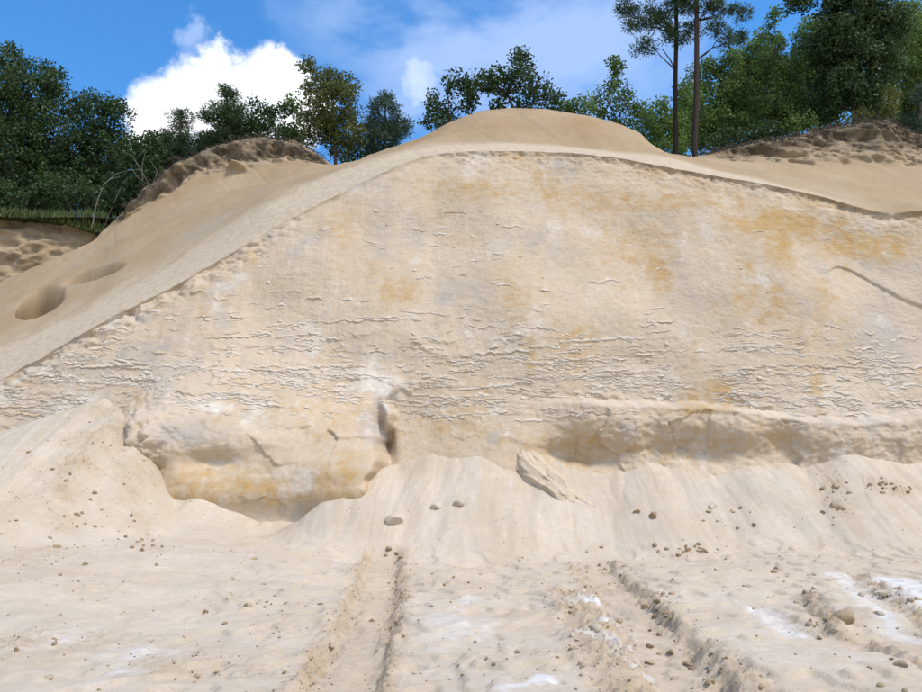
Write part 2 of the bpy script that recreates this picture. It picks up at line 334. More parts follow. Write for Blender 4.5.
# crest cap rows: the sheet bends over and meets the slope above
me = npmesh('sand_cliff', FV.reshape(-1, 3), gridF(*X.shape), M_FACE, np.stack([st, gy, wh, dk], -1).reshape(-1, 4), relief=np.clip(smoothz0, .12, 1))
cliff = link(bpy.data.objects.new('sand_cliff', me))
tag(cliff, 'tall pale sand cliff face with flaking crust and ochre stains', 'cliff', kind='structure')

# curled crust flakes: thin wavy lips standing off the face
fr_ = np.random.default_rng(77); Vf, Ff, Af = [], [], []; nfl = 0
Yint = lambda x, z: None
def face_at(x, z):
    i = np.clip(np.searchsorted(xg, x) - 1, 0, len(xg) - 2); u = (x - xg[i]) / (xg[i + 1] - xg[i])
    def colv(ii):
        v = np.clip(z / np.maximum(ZC[0, ii], .3), 0, .999) * (NV - 1); j = v.astype(int); w = v - j; return Y[j, ii] * (1 - w) + Y[j + 1, ii] * w
    return colv(i) * (1 - u) + colv(i + 1) * u
while nfl < 1500:
    px_ = fr_.uniform(20, 935); py_ = fr_.choice([fr_.normal(375, 30), fr_.normal(400, 16), fr_.uniform(190, 420)], p=[.62, .2, .18])
    p = P(px_, py_, 22.8)
    if py_ > 424 or p[2] > zc(p[0]) - .5: continue
    if py_ < 330 and 560 < px_ and fr_.uniform() < .8: continue
    if perlin(np.array([px_ / 45.]), np.array([py_ / 16.]), 71)[0] < fr_.uniform(-.3, .35): continue
    nfl += 1
    L_ = .12 + .5 * fr_.uniform() ** 1.6 + (fr_.uniform(.6, 2.6) if fr_.uniform() < .07 else 0); n = max(7, int(L_ / .035)); t = np.linspace(-.5, .5, n)
    fx_ = p[0] + t * L_; fz_ = p[2] + fr_.uniform(-.12, .12) * t * L_ + .16 * fbm(fx_ * 2.6, fx_ * 0 + nfl, 73, 4, .6)
    env = np.sqrt(np.clip(1 - (2 * t) ** 2, 0, 1)); out_ = (.006 + .016 * fr_.uniform() ** 2 + .022 * (fr_.uniform() < .06)) * env * (.5 + np.clip(.5 + fbm(fx_ * 9, fx_ * 0 + nfl * 3., 75, 2), 0, 1)); hh_ = fr_.uniform(.06, .16)
    fyv = face_at(fx_, fz_) ; fyl = face_at(fx_, fz_ + hh_)
    if (fyl - fyv).max() > .10 + .35 * hh_ or (fyl - fyv).min() < -.06: continue
    k0 = len(Vf)
    for a, b, c, y0, yl, o_ in zip(fx_, fz_, env, fyv, fyl, out_):
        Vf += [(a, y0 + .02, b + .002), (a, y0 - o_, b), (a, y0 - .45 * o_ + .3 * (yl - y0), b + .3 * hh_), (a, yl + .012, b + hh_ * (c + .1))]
    for q in range(n - 1):
        for e in range(3): i0 = k0 + q * 4 + e; Ff.append((i0, i0 + 1, i0 + 5, i0 + 4))
    w_ = fr_.uniform(.3, 1.0); o2 = .1 + .5 * (fr_.uniform() < .2); Af += [(o2, 0, .1, 0), (o2, 0, w_, 0), (o2, 0, w_ * .6, 0), (o2, 0, .15, 0)] * n  # lip vertices whitened: the sunlit edge line is put into the colour
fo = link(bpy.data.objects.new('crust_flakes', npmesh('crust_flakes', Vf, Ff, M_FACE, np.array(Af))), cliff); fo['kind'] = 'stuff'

# ------------------------------------------------------------------ upper slope and mounds behind the crest
band_py = line([(-400, 560), (-200, 450), (0, 350), (70, 318), (140, 282), (215, 238), (270, 199), (338, 172), (384, 156), (433, 146), (498, 143), (555, 146), (620, 153), (655, 155), (698, 166), (748, 178), (800, 190), (864, 203), (922, 204), (1200, 226), (1500, 270)])
back_py = line([(-400, 470), (-200, 370), (0, 284), (50, 262), (100, 240), (120, 227), (163, 208), (210, 192), (262, 180), (310, 170), (340, 164), (360, 160), (384, 154), (433, 142), (498, 139), (555, 142), (620, 149), (650, 152), (698, 160), (720, 164), (748, 166), (800, 168), (864, 172), (922, 172), (1200, 195), (1500, 240)])
sil_py = line([(-400, 500), (-200, 385), (0, 293), (60, 268), (96, 240), (104, 230), (130, 206), (163, 174), (185, 160), (208, 149), (240, 140), (263, 137), (295, 143), (315, 152), (333, 166), (352, 166), (366, 157), (390, 149), (420, 139), (450, 122), (480, 111), (510, 108), (545, 109), (590, 116), (620, 124), (640, 133), (652, 146), (668, 154), (690, 158), (703, 156), (740, 148), (790, 138), (830, 128), (860, 124), (888, 119), (900, 128), (922, 138), (1000, 150), (1200, 175), (1500, 220)])
bandY = line([(-400, 22.5), (0, 24.5), (200, 25.5), (384, 26.2), (433, 26.6), (700, 26.4), (800, 25.3), (1500, 24.5)])
backY = line([(-400, 30), (0, 31.8), (104, 32), (250, 31.5), (350, 29.5), (384, 27.2), (433, 27.4), (650, 27.4), (720, 28), (800, 29), (922, 30), (1500, 30)])
silY = line([(-400, 32), (0, 33), (104, 34.5), (250, 35.5), (320, 35), (352, 32), (384, 30), (500, 29.8), (640, 29.5), (690, 30.5), (720, 32), (850, 34), (922, 35), (1500, 36)])
upx = np.concatenate([np.linspace(-400, -20, 90), np.arange(-16, 960, 1.6), np.linspace(965, 1500, 110)])
L0 = np.stack([np.interp(upx, pxs, C3[:, i]) for i in range(3)], -1)
L0[:, 1] = np.interp(L0[:, 0], xg, LIPY)
Lm = [L0]
s15 = lambda f, n=15: np.interp(upx, pxs, smooth1(f(pxs), n))
Lm.append(P(upx, s15(band_py), s15(bandY, 41)))
Lm.append(P(upx, s15(back_py), s15(backY, 41)))
SIL = P(upx, s15(sil_py, 7), s15(silY, 31))
MID = P(upx, .48 * s15(back_py) + .52 * s15(sil_py, 7), .62 * s15(backY, 41) + .38 * s15(silY, 31))
Lm.append(MID); Lm.append(SIL)
B1 = SIL.copy(); B1[:, 1] += 1.6; B1[:, 2] -= 0.35
B2 = SIL.copy(); B2[:, 1] += 4.5; B2[:, 2] -= 2.2
B3 = SIL.copy(); B3[:, 1] += 8; B3[:, 2] = 11.0
Lm += [B1, B2, B3]
rows, vpar = [], []
sub = [24, 80, 36, 60, 12, 10, 6]
for k in range(len(Lm) - 1):
    p0 = Lm[max(k - 1, 0)]; p1 = Lm[k]; p2 = Lm[k + 1]; p3 = Lm[min(k + 2, len(Lm) - 1)]
    n = sub[k]
    for i in range(n + (1 if k == len(Lm) - 2 else 0)):
        t = i / n
        lin = p1 + (p2 - p1) * t
        cr_ = 0.5 * ((2 * p1) + (-p0 + p2) * t + (2 * p0 - 5 * p1 + 4 * p2 - p3) * t * t + (-p0 + 3 * p1 - 3 * p2 + p3) * t ** 3)
        if k == 0: lin = np.stack([smooth1(p1[:, j], 31) for j in range(3)], -1) * sm(0, .18, t) + p1 * (1 - sm(0, .18, t)); lin = lin + (p2 - lin) * t
        q = lin if k < 1 or k >= 5 else 0.55 * cr_ + 0.45 * lin
        rows.append(q); vpar.append(k + t)
U = np.stack(rows, 0); vp = np.array(vpar)[:, None] + 0 * upx[None, :]; upp = 0 * vp + upx[None, :]
ux, uy = U[..., 0], U[..., 1]
away = sm(0.0, 0.5, vp)
n_ = 0.16 * fbm(ux * .3, uy * .3, 111, 3) + 0.05 * fbm(ux * 1.2, uy * 1.2, 113, 3)
U[..., 2] += away * n_ * sm(0.8, 2, vp) * (1 - sm(3.3, 3.9, vp))
# eroded scarps of the left and right mounds
def scarp(lo, hi, s, pa, pb, f):
    mk = sm(pa, pa + f, upp) * sm(pb, pb - f, upp)
    h = vp + 0.28 * fbm(ux * .8, uy * .2, s, 3)
    return mk * sm(lo, lo + .25, h) * (1 - sm(hi, hi + .1, vp)), mk, h
sl_, ml_, hl_ = scarp(2.65, 4.0, 121, 100, 335, 22)
sr_, mr_, hr_ = scarp(2.25, 4.0, 123, 700, 960, 40)
sc2 = np.maximum(sl_, sr_)
uz = U[..., 2].copy(); gul = fbm(ux * .55 + .3 * uz, uz * .6, 125, 5, .62); gul2 = billow(ux * 1.0 + .9 * uz, uz * .55, 126, 5)
fade = 1 - sm(3.86, 4.0, vp)
U[..., 1] += sc2 * fade * (1.0 * gul + .4 * gul2 - .1)
U[..., 1] += (.8 * sm(2.95, 3.05, hl_) * ml_ * (1 - sm(3.3, 3.8, hl_)) + .5 * sm(2.75, 2.85, hr_) * mr_ * (1 - sm(3.4, 3.8, hr_))) * fade
U[..., 2] += 0.14 * fbm(ux * 2.2, uy * 2.2, 127, 4, .65) * np.maximum(ml_, mr_) * sm(3.2, 3.8, vp) * (1 - sm(4.2, 5, vp))
# two washed-out pits on the left slope
dpit = 0 * vp
for a, b, rx, ry, th, dep in ((40, 303, 27, 11, -0.50, 2.3), (92, 275, 30, 4.5, -0.30, 1.4)):
    pp = proj(np.stack([ux, uy, U[..., 2]], -1)); dx = pp[0] - a; dy = pp[1] - b
    e = ((dx * math.cos(th) + dy * math.sin(th)) / rx) ** 2 + ((-dx * math.sin(th) + dy * math.cos(th)) / ry) ** 2
    k = sm(1.12, .86, np.sqrt(e) + .30 * fbm(ux * .5, uy * .35, 131, 3, .5)); ic = np.argmin(dx ** 2 + dy ** 2 + 1e6 * (vp > 2.0)); zc0 = U[..., 2].ravel()[ic]; yc0 = uy.ravel()[ic]
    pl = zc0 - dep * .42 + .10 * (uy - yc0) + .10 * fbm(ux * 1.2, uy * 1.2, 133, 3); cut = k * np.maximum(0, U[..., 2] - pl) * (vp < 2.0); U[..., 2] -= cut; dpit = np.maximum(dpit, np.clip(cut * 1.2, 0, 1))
# crease on the middle mound and small rills
ax = P(648, 140, 28.5)[0]; U[..., 2] -= .28 * np.exp(-((ux - P(515, 120, 29)[0] - 0.6 * (U[..., 2] - 16.5)) / .18) ** 2) * sm(2.3, 2.8, vp) * sm(3.9, 3.4, vp) * 0.0
pale = 0.8 * sm(1.3, .8, vp + .25 * fbm(ux * .8, uy * .8, 141, 3)) * sm(900, 780, upp + 0 * vp)
pale = np.maximum(pale, .35 * sm(1.9, 1.2, vp) * sm(700, 600, upp) * sm(330, 380, upp))
oc = np.clip(.3 + 1.0 * fbm(ux * .35, uy * .5 + uz * .4, 143, 5), 0, 1) * (0.35 + .6 * sm(2, 3, vp)); oc = np.maximum(oc, .8 * np.clip(dpit, 0, 1)); oc = np.maximum(oc * (1 - .6 * sc2), .15 * sc2)
gyu = np.clip(fbm(ux * .4, uy * .8, 145, 4) + .1, 0, 1) * .5
gyu = np.maximum(gyu, .55 * sc2 * np.clip(.5 + fbm(ux * .7, uz, 146, 4), 0, 1)); gyu = np.maximum(gyu, .8 * np.exp(-((vp - 1.25) / .14) ** 2) * sm(150, 200, upp) * sm(250, 215, upp))
U[..., 2] -= .05 * np.exp(-(perlin(ux * .5 + .4 * uz, uy * .12, 136) / .06) ** 2) * sm(1.4, 2, vp) * (1 - sm(3.8, 4, vp)) * np.clip(perlin(ux * .3, uy * .3, 137) * 2 + .3, 0, 1)
U[..., 2] += .06 * fbm(ux * 1.8, uy * 2.2, 128, 5, .65) * sm(1.1, 1.6, vp) * (1 - sm(3.9, 4, vp))
top = np.maximum(ml_ * sm(3.0, 3.45, hl_ + .25 * fbm(ux * 1.5, uz * 2, 129, 3)), mr_ * sm(2.95, 3.4, hr_ + .3 * fbm(ux * 1.2, uz * 2, 130, 3))) * (1 - sm(4.6, 5.2, vp))
dku = np.clip(top * (0.92 * np.clip(.75 + 1.0 * fbm(ux * 1.6, uy * .6 + U[..., 2] * 2, 147, 4), 0, 1)), 0, .9)
dku = np.maximum(dku, .45 * sc2 * np.clip(.2 + fbm(ux * 1.2, U[..., 2] * 1.5, 149, 4), 0, 1))
dku = np.maximum(dku, .45 * np.clip(dpit - .2, 0, 1)); dku = np.maximum(dku, .9 * sm(4.9, 5.5, vp))  # pits darkened by cut: damp tone plus back-wall shade painted into the colour
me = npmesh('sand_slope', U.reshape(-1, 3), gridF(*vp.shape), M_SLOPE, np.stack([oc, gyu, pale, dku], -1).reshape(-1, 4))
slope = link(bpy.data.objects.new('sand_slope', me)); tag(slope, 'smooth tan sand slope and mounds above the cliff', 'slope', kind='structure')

# cut bank far left and the wooded plateau
bpx = np.linspace(-420, 330, 260)
bt = P(bpx, np.interp(bpx, [-420, 0, 35, 69, 100, 150, 330], [212, 219, 222, 226, 235, 240, 225]), 37.0 + 0 * bpx)
vb = np.linspace(0, 1, 60)[:, None]
bx = bt[None, :, 0] + 0 * vb; bz = bt[None, :, 2] - 5.0 * (1 - vb) + 0.0 * bx
by = 37.0 - 1.5 * (1 - vb) + .9 * fbm(bx * .35, bz * .9, 151, 5, .62) + .35 * billow(bx * 1.2, bz * .5, 152, 4) + .30 * fbm(bx * 2.2, bz * 5, 154, 4, .65) * (1 - .5 * vb) - .25 * sm(.93, 1, vb)
band_k = np.clip(.3 + fbm(bx * .5, bz * 1.6, 153, 4), 0, 1)
msk = np.stack([.7 * band_k, .3 + 0 * bx, .1 * bx * 0, np.clip(.65 * sm(.86, 1, vb) + .9 * np.clip(fbm(bx * 1.5, bz * 1.5, 155, 4), 0, 1), 0, .8) + 0 * bx], -1)
me = npmesh('cut_bank', np.stack([bx, by, bz], -1).reshape(-1, 3), gridF(60, 260), M_SLOPE, msk.reshape(-1, 4))
tag(link(bpy.data.objects.new('cut_bank', me)), 'low eroded sand bank below the dark trees at left', 'bank', kind='structure')
gxs = np.concatenate([np.linspace(-900, -60, 12), np.linspace(-55, 55, 80), np.linspace(60, 900, 12)])
gys = np.concatenate([np.linspace(36.3, 60, 40), np.geomspace(62, 2500, 20)])
GX, GY = np.meshgrid(gxs, gys)
def plateau(x, y): return np.interp(x, [-60, -10, 5, 14, 40], [16.0, 16.3, 17.3, 18.4, 18.6]) + .3 * fbm(x * .15, y * .15, 161, 2) - 0.02 * np.clip(y - 60, 0, 400) - 0.4 * sm(38.0, 36, y)
GZ = plateau(GX, GY)
M_SOIL = sand_mat('forest_soil', (0.10, 0.085, 0.05), (0.16, 0.12, 0.06), (0.08, 0.08, 0.05), (0.2, 0.18, 0.12), (0.04, 0.04, 0.02))
gm = np.stack([.4 + 0 * GX, .2 + 0 * GX, 0 * GX, .3 + 0 * GX], -1)
tag(link(bpy.data.objects.new('forest_ground', npmesh('forest_ground', np.stack([GX, GY, GZ], -1).reshape(-1, 3), gridF(*GX.shape), M_SOIL, gm.reshape(-1, 4)))), kind='structure')

# ------------------------------------------------------------------ pit floor with talus
def floor0(x, y): return .38 * np.exp(-((x + 6) / 3.0) ** 2) * sm(9, 17, y) + 1.0 * np.exp(-((x + 11) / 3.4) ** 2) * sm(6.5, 15, y) + .22 * np.exp(-((x - 9) / 4.0) ** 2) * sm(12, 18, y) + 0.047 * (np.clip(y, -5, 30) - 8) + .10 * fbm(x * .22, y * .22, 171, 3)
def onface(px, py):
    Yv = 21.3
    for _ in range(12):
        p = P(px, py, Yv); Yv = 0.5 * Yv + 0.5 * float(Fbase(np.array([p[0]]), np.array([p[2]]))[0])
    return P(px, py, Yv)
T = [(-260, 560), (-120, 500), (-40, 468), (0, 450), (40, 428), (78, 408), (104, 398), (124, 420), (138, 450), (146, 485), (152, 515), (160, 508), (172, 501), (195, 499), (225, 507), (262, 521), (303, 521), (328, 503), (343, 500), (356, 505), (368, 503), (379, 470), (398, 463), (420, 458), (444, 454), (470, 458), (505, 468), (535, 468), (556, 462), (580, 468), (602, 474), (628, 468), (650, 463), (672, 464), (695, 470), (722, 475), (745, 470), (775, 464), (800, 463), (824, 462), (845, 458), (880, 458), (905, 463), (922, 462), (1000, 455), (1150, 470), (1400, 520)]
TP = np.array([onface(a, b) for a, b in T]); Tpx = np.array([a for a, b in T], float)
dense, dpx = [], []
for i in range(len(TP) - 1):
    n = max(1, int(np.linalg.norm(TP[i + 1] - TP[i]) / .16))
    for j in range(n):
        dense.append(TP[i] + (TP[i + 1] - TP[i]) * j / n); dpx.append(Tpx[i] + (Tpx[i + 1] - Tpx[i]) * j / n)
dense = np.array(dense); dpx = np.array(dpx)
dense[:, 1] += .18; dense[:, 2] += .09 + .34 * fbm(dense[:, 0] * .8, dense[:, 0] * 0, 173, 3)
fx = np.concatenate([-np.geomspace(400, 16.5, 40), np.arange(-16, 16.01, .037), np.geomspace(16.5, 400, 40)])
fy = [-400., -200, -90, -40, -15, -5, 0, 2, 4, 5]; yy = 5.6
while yy < 24.6: fy.append(yy); yy += max(.019, yy * .0031)
fy = np.array(fy + [26., 30]); FX, FY = np.meshgrid(fx, fy)
FL = floor0(FX, FY)
# talus: the envelope of many small sand cones leaning on the cliff
c0 = np.argmax(fx > -24); c1 = len(fx) - np.argmax(fx[::-1] < 24); r0 = np.argmax(fy > 7.5)
sx, sy = FX[r0:, c0:c1], FY[r0:, c0:c1]
wxx = sx + .10 * fbm(sx * 1.3, sy * .5, 175, 3)
tal = np.full(sx.shape, -50.0)
kk = np.interp(dpx, [-100, 60, 104, 150, 240, 360, 400], [.44, .44, .48, .64, .70, .70, .68]); lat = np.interp(dpx, [-200, 0, 50, 104, 130, 150], [1.0, 1.6, 2.6, 3.4, 3.0, 1.0])
for p, k, l in zip(dense, kk, lat):
    dx = wxx - p[0]; dx = np.where(dx > 0, dx * l, dx)
    d = np.sqrt(dx * dx + (sy - p[1]) ** 2)
    np.maximum(tal, p[2] - k * d, out=tal)
def blur(a, n):
    for ax_ in (0, 1):
        pad = [(0, 0), (0, 0)]; pad[ax_] = (n, n); q = np.cumsum(np.pad(a, pad, mode='edge'), axis=ax_)
        a = (np.take(q, range(2 * n, q.shape[ax_]), ax_) - np.take(q, range(0, q.shape[ax_] - 2 * n), ax_)) / (2 * n)
    return a
tal = blur(tal, 2)[:sx.shape[0], :sx.shape[1]]
rr = .55 + .75 * sm(-3, -9, sx); f_ = FL[r0:, c0:c1]
hmix = np.clip(.5 + .5 * (tal - f_) / rr, 0, 1)
gl = f_ * (1 - hmix) + tal * hmix + rr * hmix * (1 - hmix) * .55
tmask = np.zeros_like(FX); tmask[r0:, c0:c1] = sm(.35, 1, hmix)
Gz = FL.copy(); Gz[r0:, c0:c1] = gl
# runnels down the talus
run = fbm(FX * 2.6 + .5 * fbm(FX * .5, FY * .5, 177, 2), FY * .30, 179, 4, .6)
Gz += tmask * .034 * run
run2 = np.abs(perlin(FX * 1.5 + .6 * fbm(FX * .4, FY * .6, 180, 2), FY * .22, 181))
Gz -= tmask * .018 * np.exp(-(run2 / .07) ** 2) * np.clip(.5 + perlin(FX * .6, FY * .6, 182) * 1.5, 0, 1)
# general unevenness
Gz += (1 - .6 * tmask) * (.09 * sm(2, -6, FX) * fbm(FX * .5, FY * .5, 182, 3) + .045 * fbm(FX * .9, FY * .9, 183, 4, .55) + .010 * fbm(FX * 5, FY * 5, 185, 3))
ocf = np.clip(.12 + 1.1 * fbm(FX * .5, FY * .5, 187, 5, .6), 0, 1) * .6; whf = np.clip(fbm(FX * .45, FY * .6, 189, 4) * 1.3 - .15, 0, 1) * .4 * (1 - tmask)
fan = FX + (FY - 21.5) * .55 * perlin(FX * .42 + 3, FY * .06, 190)
stk = fbm(fan * 2.2, FY * .14, 191, 4, .68); gyf = np.clip(stk * 4 - .15, 0, 1) * .38 * tmask; whf = np.maximum(whf, np.clip(fbm(fan * 2.6, FY * .12, 192, 4, .65) * 3 - .3, 0, 1) * .24 * tmask); ocf = np.maximum(ocf, np.clip(-stk * 4 - .1, 0, 1) * .32 * tmask); dkf = 0 * FX
rub = 0 * FX                                                            # how broken the surface is
def fpt(px, py):
    y = 10.0
    for _ in range(30):
        cy = (346.0 - py) / FPX; q = (SP + cy * CP) / (CP - cy * SP)
        zz = float(floor0(np.array([0.0]), np.array([y]))[0]); y = .5 * y + .5 * np.clip((zz - CAMZ) / q, 3, 22) if q < -.01 else y
    p = P(px, py, y); return p[0], p[1]
def pdist(pts):
    W_ = [fpt(*p) for p in pts]; best = np.full(FX.shape, 1e9); sd = np.zeros(FX.shape); al = np.zeros(FX.shape); L_ = 0
    for (ax, ay), (bx_, by_) in zip(W_[:-1], W_[1:]):
        dx, dy = bx_ - ax, by_ - ay; ln = math.hypot(dx, dy); t = np.clip(((FX - ax) * dx + (FY - ay) * dy) / ln ** 2, 0, 1)
        ex, ey = FX - ax - t * dx, FY - ay - t * dy; d = np.hypot(ex, ey); s = np.sign(dx * (FY - ay) - dy * (FX - ax))
        b = d < best; best = np.where(b, d, best); sd = np.where(b, d * s, sd); al = np.where(b, L_ + t * ln, al); L_ += ln
    end = sm(0, .5, al) * sm(L_, L_ - .3, al)
    return sd, end           # positive = to the right in the picture when drawn away from us to near
def ground(x, y):
    x = np.atleast_1d(x); y = np.atleast_1d(y)
    i = np.clip(np.searchsorted(fx, x) - 1, 0, len(fx) - 2); j = np.clip(np.searchsorted(fy, y) - 1, 0, len(fy) - 2)
    u = (x - fx[i]) / (fx[i + 1] - fx[i]); v = (y - fy[j]) / (fy[j + 1] - fy[j])
    return Gz[j, i] * (1 - u) * (1 - v) + Gz[j, i + 1] * u * (1 - v) + Gz[j + 1, i] * (1 - u) * v + Gz[j + 1, i + 1] * u * v
def hit(px, py):
    ys = np.arange(5.5, 22, .02); p = P(px + 0 * ys, py + 0 * ys, ys); g = ground(p[:, 0], p[:, 1])
    k = np.argmax(g >= p[:, 2]); return p[k] if g[k] >= p[k, 2] else None
edgew = .16 * fbm(FX * 1.6, FY * 1.6, 193, 4, .6)
def trough(pts, hw, dep, ridge_l, ridge_r, rb):
    ridge_l *= .6; ridge_r *= .6
    global Gz, rub, dkf, ocf
    sd, e = pdist(pts); a = sd + edgew
    Gz -= e * dep * sm(hw + .10, hw - .06, np.abs(a))
    for h, s in ((ridge_l, -1), (ridge_r, 1)):
        g = np.exp(-((a - s * (hw + .12)) / .16) ** 2); Gz += e * h * g * np.clip(.5 + 1.5 * fbm(FX * 1.3, FY * 1.3, 231 + s, 3), 0, 1.3)
        rub = np.maximum(rub, e * rb * (h > .010) * np.exp(-((a - s * (hw + .03)) / .19) ** 2))
    # cross bars left by the grouser plates
    return sd, e
sd, e = trough([(385, 556), (375, 600), (352, 655), (330, 705), (315, 760)], .36, .13, .06, .05, .9)
Gz += e * .012 * np.sin(FY * 26 + 2 * edgew * 10) * sm(.34, .2, np.abs(sd)) * np.clip(.4 + perlin(FX * 2, FY * 2, 195), 0, 1)
ocf = np.maximum(ocf, e * .38 * sm(.45, .2, np.abs(sd)))
sd, e = trough([(590, 560), (632, 612), (672, 660), (712, 715), (750, 780)], .38, .12, .03, .075, .9)
Gz += e * .012 * np.sin(FY * 24 + 20 * edgew) * sm(.36, .2, np.abs(sd)); ocf = np.maximum(ocf, e * .3 * sm(.45, .2, np.abs(sd)))
sd, e = pdist([(560, 590), (592, 618), (605, 650), (640, 690), (660, 740)])
rub = np.maximum(rub, e * 1.0 * np.exp(-((sd + .05) / .34) ** 2)); Gz += e * .05 * np.exp(-(sd / .4) ** 2)
whf = np.maximum(whf, e * .95 * np.exp(-((sd - .22 + edgew) / .17) ** 2) * sm(-.1, .2, perlin(FX * 1.8, FY * 1.8, 197))); ocf = np.maximum(ocf, e * .55 * np.exp(-((sd + .2) / .25) ** 2)); gyf = np.maximum(gyf, e * .5 * np.exp(-(sd / .3) ** 2) * np.clip(fbm(FX * 3, FY * 3, 198, 3) + .3, 0, 1))
def bank(pts, h, rb, g, wd=.16):
    global Gz, rub, gyf, dkf
    h *= .7; sd, e = pdist(pts); a = sd + edgew
    Gz += e * h * np.clip(.55 + 1.5 * fbm(FX * 1.2, FY * 1.2, 233, 3), .1, 1.3) * np.where(a > 0, np.exp(-np.maximum(a, 0) / .8), np.exp(-(np.minimum(a, 0) / .09) ** 2))
    rub = np.maximum(rub, e * rb * np.exp(-((a + .02) / wd) ** 2)); gyf = np.maximum(gyf, e * g * np.exp(-((a + .03) / (wd * .8)) ** 2))
    dkf = np.maximum(dkf, .35 * e * np.exp(-((a + .08) / (wd * .55)) ** 2) * np.clip(.4 + fbm(FX * 3, FY * 3, 199, 3), 0, 1))  # rubble brown plus shadow tone painted along the bank's left side
    return sd, e
bank([(806, 592), (822, 612), (838, 632), (870, 640), (905, 655), (950, 680)], .15, .9, .55)
sd, e = bank([(862, 577), (885, 592), (912, 612), (960, 645)], .06, 1.0, .75, .2)
whf = np.maximum(whf, e * .9 * np.exp(-((sd - .45 + 2 * edgew) / .45) ** 2)); whf = np.maximum(whf, e * .6 * np.exp(-((sd + .5 + 2 * edgew) / .25) ** 2))
sd, e = bank([(700, 640), (735, 668), (775, 698), (820, 740)], .07, .7, .2)
sd, e = bank([(770, 605), (800, 622), (830, 640)], .03, .4, .2); whf = np.maximum(whf, e * .6 * np.exp(-((sd + .3) / .3) ** 2))
sd, e = bank([(402, 566), (399, 590), (396, 612)], .11, .8, .1)
for pts, h in (([(400, 574), (460, 566), (540, 566)], .05), ([(398, 606), (450, 600), (535, 592)], .055), ([(430, 655), (500, 650), (560, 640)], .04)):
    sd, e = pdist(pts); a = sd + .6 * edgew; Gz += e * h * sm(-.05, .05, -a) * np.exp(-np.maximum(-a, 0) / .9); 
for px, py, rx, ry, k in ((455, 625, .6, 1.4, .45), (465, 603, .25, .35, .6), (610, 650, .3, .5, .7), (530, 685, .25, .2, .9), (150, 650, .5, .5, .5), (130, 672, .4, .3, .5), (60, 640, .35, .6, .4), (700, 600, .9, 1.2, .35), (900, 600, .7, 1, .5), (560, 605, .5, .3, .4), (800, 660, .8, .8, .3), (240, 640, .5, .8, .2)):
    a, b = fpt(px, py); whf = np.maximum(whf, k * gauss(FX + edgew * 3, FY + 3 * fbm(FX * 1.5, FY * 1.5, 201, 3) * .3, a, b, rx, ry))
for px, py, rx, ry, k in ((845, 622, .18, .2, .9), (400, 595, .12, .5, .5), (690, 552, .6, .5, .25), (470, 585, 1.2, .8, .28), (170, 672, .4, .3, .6), (820, 665, .3, .4, .4)):
    a, b = fpt(px, py); ocf = np.maximum(ocf, k * gauss(FX + edgew * 2, FY, a, b, rx, ry))
# rubble streak down the left pile
for (px, py, rx, ry, k) in ((118, 430, .45, 1.2, 1), (135, 470, .4, 1.0, .9), (105, 412, .5, .5, 1), (118, 440, .5, .5, 1), (125, 465, .4, .4, 1), (92, 440, .7, .6, 1), (40, 470, .5, .4, .5), (15, 560, .6, .5, .5), (90, 590, .5, .5, .5), (78, 462, .5, .6, .9), (66, 490, .5, .6, .8), (58, 520, .45, .6, .7), (48, 550, .5, .6, .6), (20, 500, .5, .5, .4), (130, 490, .4, .5, .9), (142, 520, .3, .5, .8), (150, 550, .25, .5, .6), (100, 640, .8, .6, .35), (200, 660, .8, .5, .4), (250, 670, .5, .4, .4), (280, 620, .2, 1.0, .5), (20, 640, .5, .6, .5), (230, 600, .6, .3, .35), (110, 410, .5, .4, .8), (830, 480, .35, .8, .7), (840, 505, .4, .5, .6), (890, 488, .7, .4, .8), (690, 550, .6, .4, .4), (500, 660, 1.5, .4, .35), (480, 580, 1.4, .5, .3), (330, 640, .15, 1.2, .5)):
    p = hit(px, py)
    if p is None: continue
    a, Yg = p[0], p[1]; rub = np.maximum(rub, k * gauss(FX, FY, a, Yg, rx, ry))
    ocf = np.maximum(ocf, .5 * k * gauss(FX + edgew, FY, a, Yg, rx, ry))
rub = np.clip(rub * (.55 + .9 * np.clip(fbm(FX * 1.7, FY * 1.7, 203, 3) + .3, 0, 1)), 0, 1)
lump = np.maximum(0, .32 - billow(FX * 4.2, FY * 4.2, 205, 2)) ; lump2 = np.maximum(0, .28 - billow(FX * 10, FY * 10, 207, 2))
Gz += rub * (.30 * lump + .30 * lump2 - .05 + .05 * fbm(FX * 14, FY * 14, 208, 2))
dkf = np.maximum(dkf, rub * .38 * np.clip(fbm(FX * 4, FY * 4, 209, 3) + .1, 0, 1)); gyf = np.maximum(gyf, .15 * rub); ocf = np.maximum(ocf, rub * (.7 + .5 * fbm(FX * 2.3, FY * 2.3, 210, 3)))
hs_ = fbm(FX * .42 + 5, FY * .36, 251, 4, .55) * 5.5 + .25 * fbm(FX * 3, FY * 3, 252, 3); fl_ = np.floor(hs_); ft_ = hs_ - fl_
Gz += (1 - tmask) * sm(-6, -2.5, FX) * sm(5, 6.5, FY) * .048 * (fl_ + sm(.80, 1.0, ft_)); stp = (1 - tmask) * sm(-6, -2.5, FX) * sm(.74, .85, ft_) * sm(1.02, .95, ft_)
rub = np.maximum(rub, .0); ocf = np.maximum(ocf, .35 * stp)
